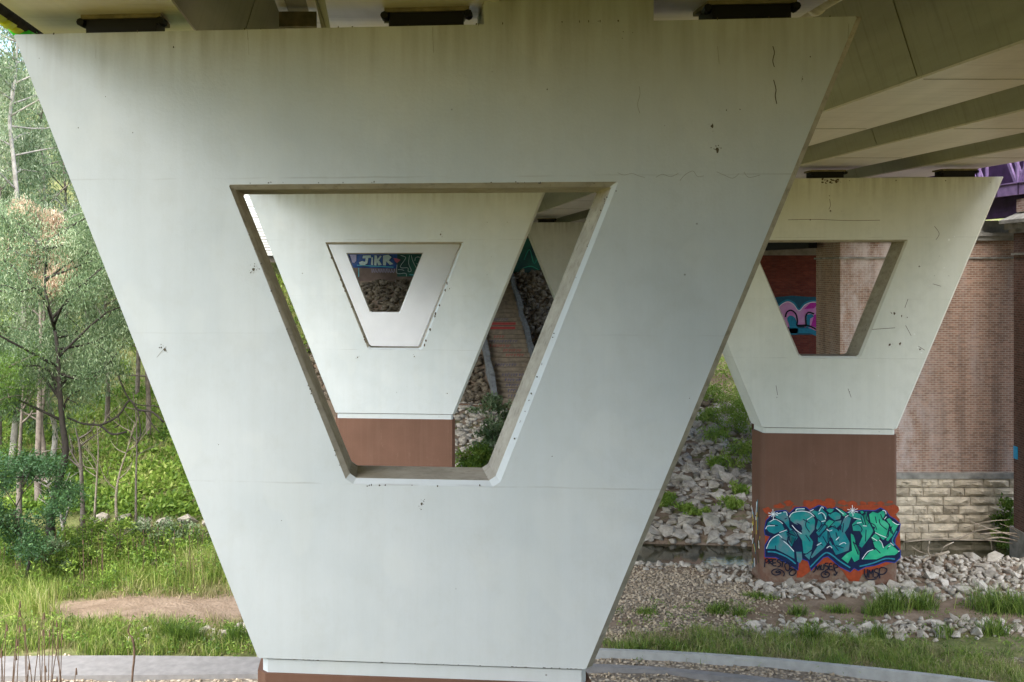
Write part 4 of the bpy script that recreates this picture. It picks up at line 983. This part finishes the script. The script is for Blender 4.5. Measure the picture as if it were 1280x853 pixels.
def tufts(cx, cy, per, spread):
    n = len(cx); return np.repeat(cx, per)+RNG.normal(0, spread, n*per), np.repeat(cy, per)+RNG.normal(0, spread, n*per)
def lowfreq(x, y): return .5+.5*np.clip(fbm(x*1.3+5, y*1.3)*1.6, -1, 1)
# left bank: short grass by the path, then a dirt bay, then tall growth to the creek
n = 900; cx = RNG.uniform(-24, -5.2, n); cy = RNG.uniform(25.75, 28.0, n); kk = RNG.random(n) < .25+.75*lowfreq(cx*1.3, cy*1.3); kk &= ~((cx > -9.2) & (cy > 26.9)); cx, cy = cx[kk], cy[kk]
x, y = tufts(cx, cy, 34, .10); blades('bank_grass', x, y, RNG.uniform(.10, .48, len(x)), .018, M['grass'], .5, rn=RNG.random(len(x))*.7+.3*np.repeat(RNG.random(len(cx)), 34))
n = 2600; cx = RNG.uniform(-30, -2, n); cy = RNG.uniform(28.5, 38.5, n)
gz, _ = zones(cx, cy); kk = (gz > .55) & ((cx < -7-.0*cy) | (cy > 31.5)); cx, cy = cx[kk], cy[kk]
per = 44; x, y = tufts(cx, cy, per, .22); f = np.repeat(lowfreq(cx, cy), per)
blades('tall_grass', x, y, RNG.uniform(.2, .9, len(x))*(.35+.8*f), .018, M['grass'], .45, rn=RNG.random(len(x))*.55+.35*f+.1*RNG.random(len(x)))
WEEDS = [(a, b) for a, b in zip(RNG.uniform(-26, -6.5, 1500), RNG.uniform(31.0, 38.6, 1500))]
n = 620; cx = RNG.uniform(-16, -4.5, n); cy = np.where(RNG.random(n) < .6, RNG.uniform(30.4, 31.9, n), RNG.uniform(26, 28.6, n))
x, y = tufts(cx, cy, 26, .12); blades('dry_grass', x, y, RNG.uniform(.1, .35, len(x)), .016, M['grass_dry'], .5)
# right bank
n = 620; cx = RNG.uniform(2.2, 18, n); cy = np.interp(cx, [p[0] for p in kf], [p[1] for p in kf])+RNG.uniform(.12, 2.6, n)
kk = (cy < 27.4) & ((cx > 4.8) | (cy < 26.5)) & (RNG.random(n) < .12+.9*lowfreq(cx*1.4, cy*1.4)); cx, cy = cx[kk], cy[kk]
x, y = tufts(cx, cy, 46, .15); blades('bank_grass', x, y, RNG.uniform(.06, .40, len(x)), .016, M['grass'], .95, rn=RNG.random(len(x))*.55+.45*np.repeat(RNG.random(len(cx)), 46), arch=.8)
n = 700; cx = RNG.uniform(3, 18, n); cy = np.interp(cx, [p[0] for p in kf], [p[1] for p in kf])+RNG.uniform(.2, 2.4, n); kk = cy < 27.3; cx, cy = cx[kk], cy[kk]
x, y = tufts(cx, cy, 26, .2); blades('dry_grass', x, y, RNG.uniform(.08, .25, len(x)), .014, M['grass_dry'], .8)
spots = [(9.6, 29.2, .3, .3), (10.6, 29.0, .35, .55), (11.2, 29.3, .5, .75), (12.1, 29.4, .4, .7), (14.2, 29.3, .7, .85), (15.2, 29.1, .8, .7), (8.3, 28.9, .25, .4), (6.2, 29.4, .25, .35), (7.4, 30.4, .35, .22), (7.8, 30.2, .3, .2), (5.9, 29.0, .25, .4), (6.6, 28.9, .2, .4), (3.9, 28.9, .3, .25), (8.1, 27.1, .3, .6), (10.0, 27.2, .25, .5), (11.8, 27.1, .25, .45), (13.2, 27.2, .35, .6), (4.3, 26.2, .5, .35), (3.2, 26.1, .5, .3)]
X_ = []; Y_ = []; H_ = []
for (a, b, r_, h_) in spots:
    k = int(260*r_/.4); X_.append(RNG.normal(a, r_*.5, k)); Y_.append(RNG.normal(b, r_*.35, k)); H_.append(RNG.uniform(.35, 1, k)*h_)
x, y, h_ = map(np.concatenate, (X_, Y_, H_)); blades('grass_tufts', x, y, h_, .02, M['grass'], .75, rn=RNG.random(len(x))*.7)
# far bank and hillside ground cover
def leaves(centers, per, rad, L, W, droop, squash=.7):
    c = np.repeat(centers, per, 0); n = len(c)
    d = RNG.normal(0, 1, (n, 3)); d /= np.linalg.norm(d, axis=1)[:, None]; r = RNG.random(n)**.45
    P = c+d*(r*(np.repeat(rad, per) if hasattr(rad, '__len__') else rad))[:, None]*np.array([1, 1, squash])
    t_ = RNG.normal(0, 1, (n, 3)); t_[:, 2] -= droop; t_ /= np.linalg.norm(t_, axis=1)[:, None]
    s_ = np.cross(t_, RNG.normal(0, 1, (n, 3))); s_ /= np.linalg.norm(s_, axis=1)[:, None]
    l = L*RNG.uniform(.6, 1.3, n)[:, None]; w_ = W*RNG.uniform(.7, 1.2, n)[:, None]
    V = np.stack([P, P+t_*l*.45+s_*w_/2, P+t_*l, P+t_*l*.45-s_*w_/2], 1).reshape(-1, 3)
    i = np.arange(n)*4
    return V, np.stack([i, i+1, i+2, i+3], 1)
def leaf_obj(name, centers, per, rad, L, W, droop, m, parent=None, squash=.7, lo=0, hi=1, tone=None):
    V, q = leaves(np.asarray(centers, float), per, rad, L, W, droop, squash)
    n = len(q); cl = np.repeat(RNG.random(len(centers)) if tone is None else tone, per)
    rn = lo+(hi-lo)*np.clip(.55*cl+.45*RNG.random(n), 0, 1)
    if parent is not None:
        off = root_of(parent); V = V-np.array(off)
    return npmesh(name, V, quads=q, m=m, parent=parent, rnd=np.repeat(rn, 4))
n = 3600; cx = RNG.uniform(-42, -6, n); d_ = 38*RNG.random(n)**1.5+.5; cy = river_far(cx)+d_; lat = cx-AX*cy; kk = (lat < -4.4); cx, cy = cx[kk], cy[kk]
o = leaf_obj('ground_cover', np.stack([cx, cy, H(cx, cy)+.15], 1), 34, .55, .26, .12, .0, M['leaf_green'], squash=.5, lo=.0, tone=np.clip(.5+.9*(lowfreq(cx*.45, cy*.45)-.5)+.25*(cy-river_far(cx)-10)/20+RNG.normal(0, .12, len(cx)), 0, 1)); o['kind'] = 'stuff'
n = 2600; cx = RNG.uniform(-40, -7, n); cy = river_far(cx)+RNG.uniform(6, 36, n); lat = cx-AX*cy; kk = lat < -4.6; cx, cy = cx[kk], cy[kk]
x, y = tufts(cx, cy, 26, .4); blades('hillside_grass', x, y, RNG.uniform(.12, .45, len(x)), .03, M['grass'], .8, rn=np.clip(.45+.35*np.repeat(lowfreq(cx, cy), 26)+.25*RNG.random(len(x)), 0, 1))
wx_, wy_ = np.array([w_[0] for w_ in WEEDS]), np.array([w_[1] for w_ in WEEDS]); k = RNG.random(len(wx_)) < .25+.75*np.clip((wy_-31)/5, 0, 1); wx_, wy_ = wx_[k], wy_[k]
o = leaf_obj('weeds', np.stack([wx_, wy_, H(wx_, wy_)+RNG.uniform(.1, .75, len(wx_))], 1), 42, .30, .13, .045, .0, M['leaf_green'], squash=1.1, lo=.0, hi=.95); o['kind'] = 'stuff'
n = 620; wx_ = RNG.uniform(-22, -5.6, n); wy_ = np.where(RNG.random(n) < .55, RNG.uniform(25.8, 28, n), RNG.uniform(30.4, 33, n))
o = leaf_obj('weeds', np.stack([wx_, wy_, H(wx_, wy_)+RNG.uniform(.02, .3, n)], 1), 26, .20, .10, .04, .0, M['leaf_green'], squash=.8, lo=.0, hi=1); o['kind'] = 'stuff'
n = 260; wx_ = RNG.uniform(3, 17, n); wy_ = RNG.uniform(25.4, 30, n)
o = leaf_obj('weeds', np.stack([wx_, wy_, H(wx_, wy_)+.05], 1), 20, .16, .08, .03, .0, M['leaf_green'], squash=.7, lo=.0, hi=.9); o['kind'] = 'stuff'
# greenery on the far bank between the piers
fb = [(a, river_far(a)+b, c) for a, b, c in [(9.6, 4.2, .5), (9.9, 8.5, .8), (11.0, 9.5, .9), (10.3, 12, .9), (11.8, 13.5, 1.0), (12.5, 16, 1.0), (13.3, 17.5, 1.1), (8.9, 2.6, .5), (6.3, 3.0, .5), (7.1, 2.2, .4), (5.9, 5.4, .5), (12.2, 18.8, 1.2), (14.5, 20.5, 1.6), (16, 21.5, 1.8), (7.6, 1.8, .35), (5.2, 1.9, .45), (10.4, 15.3, .8), (9.7, 18.5, .7), (13.8, 23.5, 1.6), (11.6, 21.5, 1.0)]]
for i, (a, b, r_) in enumerate(fb):
    c = [(a+random.gauss(0, r_*.45), b+random.gauss(0, r_*.45), float(H(a, b))+random.uniform(.05, .8)*r_) for _ in range(int(10+14*r_))]
    r_ *= 1.25
    lab = 'low fresh green weed patch among the far bank rocks, between the nearest and graffiti piers'
    s = empty('bank_shrub', (a, b, float(H(a, b))), lab, 'shrub', 'green weeds growing among the far bank rocks')
    leaf_obj('foliage', c, 44, r_*.33, .17, .06, -.6, M['leaf_green'], s, lo=.3, hi=1)
# bush seen through the nearest pier's opening
def bush(x, y, h, r, lab, m, nclump=40, per=60, cat='shrub', stems=True, L=.16, W=.07):
    z = float(H(x, y)); s = empty('bush', (x, y, z), lab, cat)
    if stems:
        b = MB()
        for k in range(5): b.tube([(x, y, z-.1), (x+random.uniform(-.3, .3)*r, y+random.uniform(-.3, .3)*r, z+h*.5), (x+random.uniform(-.6, .6)*r, y+random.uniform(-.6, .6)*r, z+h*.85)], [.035, .02, .01], 5)
        b.build('stem', M['bark_brown'], s)
    c = []
    for _ in range(nclump):
        f = random.random(); c.append((x+random.gauss(0, r*.42)*(1.15-f*.6), y+random.gauss(0, r*.42)*(1.15-f*.6), z+.1+f*h))
    leaf_obj('foliage', c, per, .26, L, W, .1, m, s); return s
bush(-.75, 42.2, 4.2, 1.3, 'tall blue green bush right of the second pier, seen through the nearest opening', M['leaf_gum'], 110, 60)
bush(-1.55, 41.2, 2.5, 1.5, 'low bright green bush beside the second pier\'s brown base', M['leaf_green'], 100, 60)
bush(19.0, 38.2, 2.0, .5, 'green creeper hanging by the stone plinth beside the dark brick pier', M['leaf_green'], 40, 60)
bush(17.6, 39.7, .5, .9, 'fringe of weeds growing on top of the red brick pier', M['leaf_green'], 10, 20, stems=False)
o_ = [c for c in bpy.data.objects if c.get('label', '').startswith('fringe of weeds')][0]; o_.location.z = 11.95

# ------------------------------------------------------------------ trees
def tree(name, label, group, x, y, h, spread, nbr, leafm, barkm, seed, per=70, L=.16, W=.035, droop=1.6, crown0=.35, r0=.16, lean=(0, 0), clump=.5, wig=.35, lo=0, hi=1, trunkpts=None, sub=4):
    rr = random.Random(seed); z0 = float(H(x, y)); s = empty(name, (x, y, z0), label, 'tree', group)
    b = MB(); pts = []
    if trunkpts: pts = [Vector(p) for p in trunkpts]
    else:
        for i in range(8):
            f = i/7; pts.append(Vector((x+lean[0]*f*h+rr.gauss(0, wig*.3)*(f > 0), y+lean[1]*f*h+rr.gauss(0, wig*.3)*(f > 0), z0-.2+f*h)))
    n_ = len(pts)
    b.tube(cr([tuple(p) for p in pts], 3), [r0*(1-.85*k/(3*(n_-1))) for k in range(3*(n_-1)+1)], 8)
    cen = []
    for k in range(nbr):
        f = crown0+(1-crown0)*(k+rr.random())/nbr; i = min(int(f*(n_-1)), n_-2); p = pts[i].lerp(pts[i+1], f*(n_-1)-i)
        a = rr.uniform(0, 6.283); ll = spread*(1.15-.65*abs((f-crown0)/(1-crown0)-.35))*rr.uniform(.6, 1.1)
        e = p+Vector((math.cos(a)*ll, math.sin(a)*ll, ll*rr.uniform(.15, .65))); m_ = p.lerp(e, .5)+Vector((rr.gauss(0, .22), rr.gauss(0, .22), rr.gauss(.05, .16)*ll))
        b.tube(cr([tuple(p), tuple(m_), tuple(e)], 3), [r0*.30*(1-.8*q/6) for q in range(7)], 5)
        for j in range(sub):
            g_ = rr.uniform(.35, 1.0); q = p.lerp(m_, g_*2) if g_ < .5 else m_.lerp(e, g_*2-1)
            q2 = q+Vector((rr.gauss(0, .35), rr.gauss(0, .35), rr.gauss(.1, .3)))*spread*.42
            b.tube([tuple(q), tuple(q.lerp(q2, .6)+Vector((0, 0, .05))), tuple(q2)], [r0*.14, r0*.09, r0*.04], 4)
            cen += [tuple(q2), tuple(q.lerp(q2, .6))]
        cen.append(tuple(e))
    b.build('trunk', barkm, s, True)
    if per: leaf_obj('crown', cen, per, clump, L, W, droop, leafm, s, 1.0, lo, hi)
    return s
hz = lambda x, y: float(H(x, y))
# the dark trunked gum by the creek
def P3(px, py, D): return pt(px, py, D)
tree('gum_tree', 'gum tree with a dark curved trunk and wide drooping crown on the left bank', None, P3(64, 690, 35)[0], 35, 11.5, 3.2, 24, M['leaf_gum'], M['bark_dark'], 11, per=190, L=.16, W=.032, clump=.75, r0=.18,
     trunkpts=[P3(64, 700, 35), P3(63, 655, 35), P3(73, 605, 35), P3(82, 565, 35), P3(78, 530, 35), P3(74, 480, 35), P3(70, 420, 35.4), P3(56, 360, 35.8), P3(60, 300, 36)], crown0=.50)
tree('wattle_tree', 'low dark green wattle at the left edge above the tall grass', None, P3(38, 700, 31.5)[0], 31.5, 3.6, 1.7, 13, M['leaf_dark'], M['bark_dark'], 12, per=130, L=.11, W=.05, clump=.45, r0=.06, droop=.3, crown0=.3, lean=(-.12, 0))
tree('wattle_tree', 'feathery mid green wattle leaning in from the left edge', None, -18.2, 33.0, 7.4, 2.6, 14, M['leaf_green'], M['bark_brown'], 13, per=120, L=.12, W=.03, clump=.55, r0=.10, droop=.4, crown0=.42, hi=.55)
tree('gum_tree', 'tall pale gum with a forked white trunk and blue green leaves, top left', None, P3(28, 300, 46)[0], 46, 19, 3.4, 22, M['leaf_pale'], M['bark_pale'], 14, per=150, L=.22, W=.045, clump=.85, r0=.17,
     trunkpts=[(P3(20, 400, 46)[0]-.3, 46, hz(-22, 46)-.3), P3(24, 480, 46), P3(30, 380, 46), P3(26, 300, 46), P3(17, 200, 46), P3(12, 150, 46), P3(19, 100, 46), P3(22, 40, 46), P3(24, -20, 46)], crown0=.45)
tree('gum_tree', 'gum with hanging dead tan foliage and bare pale trunk, upper left', None, P3(48, 320, 42.5)[0], 42.5, 12.6, 1.1, 11, M['leaf_tan'], M['bark_brown'], 15, per=110, L=.20, W=.035, clump=.5, r0=.16, droop=3, crown0=.72)
fill = [(-26, 44, 13, 3.6), (-22.0, 47.5, 12, 3.6), (-19.0, 52, 14, 3.6), (-30, 49, 18, 4), (-26, 55, 19, 4.2), (-23, 61, 18, 4), (-34, 60, 20, 4.5), (-29, 68, 19, 4.4), (-24.6, 77, 13, 3.8), (-36, 76, 18, 5), (-30, 85, 17, 5), (-42, 68, 20, 5), (-40, 52, 18, 5), (-35, 42, 15, 4), (-44, 88, 20, 6), (-28.0, 39.5, 9, 2.6), (-30.5, 96, 22, 6), (-25, 92, 16, 4.5), (-47, 100, 22, 6), (-31, 35, 13, 3.6), (-21.0, 44.5, 11, 3.0), (-25.5, 49.5, 15, 3.8), (-22.4, 55, 17, 3.6), (-27.5, 61, 20, 4), (-33, 54, 18, 4)]
KINDS = ['full grey green gum', 'pale leaved gum', 'darker grey green gum']
for i, (x, y, h_, sp) in enumerate(fill):
    lm = [M['leaf_gum'], M['leaf_pale'], M['leaf_gum']][i % 3]
    big = 1+max(0, (y-50))*.014
    tree('gum_tree', KINDS[i % 3]+' on the wooded slope beyond the creek', KINDS[i % 3]+'s on the wooded slope',
         x, y, h_, sp, 22, lm, M['bark_pale'] if i % 6 == 1 else M['bark_brown'], 40+i, per=80 if y < 64 and x > -31 else 50, L=.25*big, W=.052*big, clump=.58*big, r0=.15, crown0=.24, lo=[0, 0, 0][i % 3], hi=[1, 1, .75][i % 3])
# hillside behind the decks on the right
for i, (x, y, h_, sp) in enumerate([(24, 58, 12, 4), (31, 50, 12, 4), (28, 70, 14, 4.5), (20, 84, 10, 4)]):
    tree('gum_tree', 'dark gum tree behind the old railway bridge', 'gums behind the old railway bridge', x, y, h_, sp, 14, M['leaf_gum'], M['bark_brown'], 80+i, per=60, L=.26, W=.06, clump=.9, r0=.2, crown0=.25)
# bare saplings in front of the slope
def sapling(label, pts, r0, m, br, seed, D):
    rr = random.Random(seed); P = [P3(a, b, D) for a, b in pts]; s = empty('sapling', P[0], label, 'tree')
    b = MB(); b.tube(cr(P, 3), [r0*(1-.8*k/(3*(len(P)-1))) for k in range(3*(len(P)-1)+1)], 6)
    for k in range(br):
        f = rr.uniform(.3, .95); i = min(int(f*(len(P)-1)), len(P)-2); p = Vector(P[i]).lerp(Vector(P[i+1]), f*(len(P)-1)-i)
        e = p+Vector((rr.choice((-1, 1))*rr.uniform(.3, .9), rr.uniform(-.4, .4), rr.uniform(.4, 1.1)))
        b.tube(cr([tuple(p), tuple(p.lerp(e, .5)+Vector((rr.gauss(0, .08), 0, -.08))), tuple(e)], 3), [r0*.45*(1-.75*q/6) for q in range(7)], 4)
        e2 = e+Vector((rr.gauss(0, .4), 0, rr.uniform(.1, .5))); b.tube([tuple(p.lerp(e, .6)), tuple(e2)], [r0*.2, r0*.07], 4)
    b.build('trunk', m, s, True); return s
sapling('bare pale sapling with straight trunk and forked top behind the tall grass', [(104, 660), (102, 600), (100, 560), (94, 535)], .10, M['bark_brown'], 6, 3, 37.5)
sapling('bleached white dead sapling leaning among the grass left of centre', [(80, 672), (76, 645), (66, 625), (58, 600)], .07, M['bark_pale'], 8, 4, 36.5)
sapling('second bleached dead sapling with a crooked fork', [(79, 660), (84, 640), (90, 620), (88, 600)], .05, M['bark_pale'], 5, 14, 36.6)
sapling('thin leaning bare sapling close to the near pier\'s left edge', [(146, 655), (145, 620), (150, 590), (160, 560), (168, 530)], .06, M['deadwood'], 8, 5, 38)
sapling('slim upright bare sapling furthest right before the slope', [(170, 660), (170, 600), (171, 560), (170, 520), (166, 490)], .05, M['bark_brown'], 5, 6, 38)
sapling('pale slim sapling between the dark trunk and the slope', [(118, 650), (121, 600), (123, 560), (121, 530)], .05, M['deadwood'], 6, 7, 39)
sapling('pale grey trunk standing behind the wattle at the left edge', [(24, 690), (24, 600), (26, 540), (30, 470)], .13, M['bark_brown'], 4, 8, 38)
# overhanging dark bare branch of the gum reaching right
bb = empty('dark_branch', P3(80, 520, 35.5), 'dark bare crooked branch reaching right from the gum tree', 'branch'); b = MB()
for pp, r_ in (([(84, 522), (105, 530), (125, 532), (140, 543), (158, 540)], .04), ([(125, 532), (148, 520), (162, 500), (172, 512), (190, 515), (205, 528)], .04), ([(162, 500), (156, 490), (148, 470)], .03), ([(172, 512), (176, 540), (172, 555)], .025), ([(148, 520), (150, 530), (143, 535)], .02), ([(180, 513), (190, 530), (200, 541)], .02), ([(162, 500), (172, 506), (196, 508), (206, 512)], .02)):
    b.tube(cr([P3(a, c, 35.5) for a, c in pp], 3), r_, 5)
b.build('branch_wood', M['bark_dark'], bb, True)
# undergrowth shrubs in the tall grass
for i, (px, D, h_, r_) in enumerate([(150, 34.5, 1.3, .9), (175, 35.5, 1.0, .8), (120, 35, 1.2, .9), (205, 35.5, 1.0, .8), (20, 32.5, 1.3, 1.0), (60, 33, 1.0, 1.0), (100, 33.5, .9, .8), (235, 36, .9, .8), (190, 33, .6, .7)]):
    bush((px-640)/F*D, D, h_, r_, ['tall leafy weed clump standing in the tall grass on the left bank'][0], M['leaf_gum'] if i % 2 else M['leaf_green'], 26, 50, L=.13, W=.05)['group'] = 'leafy weed clumps in the tall grass'
for i, (px, D, h_, r_) in enumerate([(225, 26.6, .25, .45), (295, 26.6, .45, .35), (215, 26.9, .5, .45), (240, 26.5, .5, .35)]):
    x_ = (px-640)/F*D; z_ = hz(x_, D); s = empty('grass_clump', (x_, D, z_), ['strappy grass clump beside the path, second one left of the nearest pier', 'strappy green grass clump touching the nearest pier\'s left edge beside the path', 'tallest strappy grass clump beside the path, furthest left of its row', 'small strappy grass clump in the middle of the row beside the path'][i], 'plant', 'strappy grass clumps beside the path')
    n = 260; xx = RNG.normal(x_, .12, n); yy = RNG.normal(D, .10, n); o = blades('leaf_blade', xx, yy, RNG.uniform(.35, .75, n), .022, M['grass'], .65, rn=RNG.random(n)*.5)
    o.parent = s; o.location = -s.location
# dead stalks in the near left corner and on the bank
def stalks(n, fx, m, nm, r_=.010):
    b = MB()
    for _ in range(n):
        x, y, h_ = fx(); z = hz(x, y); lx, ly = random.gauss(0, .06)*h_, random.gauss(0, .05)*h_
        b.tube([(x, y, z-.05), (x+lx*.4, y+ly*.4, z+h_*.5), (x+lx, y+ly, z+h_)], [r_, r_*.8, r_*.5], 4)
        if random.random() < .7: b.tube([(x+lx, y+ly, z+h_-.14), (x+lx, y+ly, z+h_)], [r_*2.0, r_*.9], 5)
    o = b.build(nm, m); o['kind'] = 'stuff'; return o
M['stalk'] = m_plain('dead_stalk', (.12, .075, .05), .9, .4, 5)
def fs1():
    px = random.choice([random.uniform(-20, 60), random.uniform(-20, 95)]); D = random.uniform(20.8, 22.3); return ((px-640)/F*D, D, random.uniform(1.2, 2.7))
stalks(36, fs1, M['stalk'], 'dead_stalks', .013)
stalks(150, lambda: (random.uniform(-19, -6.5), random.uniform(31, 36), random.uniform(.7, 1.5)), M['stalk'], 'dead_stalks', .010)
sp = empty('dead_stem', P3(165, 853, 21.0), 'single dark curled dead stem rising in front of the path', 'plant')
MB().tube(cr([(P3(163, 853, 21)[0], 21, hz(-8, 21)-.1), P3(165, 853, 21), P3(168, 820, 21), P3(166, 800, 21), P3(160, 790, 21), P3(163, 780, 21)], 3), [.022]*10+[.014]*6, 6).build('stem', M['stalk'], sp, True)
# driftwood by the old pier
for i, (lab, D, lines) in enumerate([('long pale driftwood branch lying across the water by the stone plinth', 36.6, [([(1130, 678), (1170, 674), (1200, 675), (1240, 676), (1268, 680)], .035), ([(1195, 676), (1220, 664), (1250, 660)], .03), ([(1238, 673), (1240, 688)], .02)]),
                                    ('tangle of bleached sticks leaning on the dark brick pier\'s foot', 36.2, [([(1212, 652), (1240, 662), (1274, 672)], .03), ([(1225, 668), (1250, 666), (1276, 668)], .045), ([(1230, 675), (1252, 672), (1280, 679)], .04), ([(1250, 655), (1268, 662), (1276, 672)], .02), ([(1205, 660), (1235, 652), (1262, 650)], .02)]),
                                    ('bleached forked branch sticking out of the rocks right of the graffiti pier', 34.4, [([(1155, 712), (1154, 702), (1163, 697), (1172, 694), (1186, 690)], .05), ([(1163, 697), (1160, 688), (1162, 676)], .025), ([(1172, 694), (1180, 704), (1186, 712)], .03), ([(1175, 693), (1180, 684), (1192, 678)], .02), ([(1168, 695), (1150, 690), (1140, 684)], .02)]),
                                    ('dark curved driftwood log half buried in the rocks', 33.2, [([(1166, 721), (1175, 716), (1188, 714), (1198, 718), (1200, 727)], .07)])]):
    s = empty('driftwood', P3(*lines[0][0][0], D), lab, 'driftwood', None); b = MB()
    for pp, r_ in lines: b.tube(cr([P3(a, c, D+random.uniform(-.2, .2)) for a, c in pp], 3), r_*(.7 if i < 2 else 1), 6)
    b.build('branch', M['bark_dark'] if i == 3 else M['deadwood'], s, True)
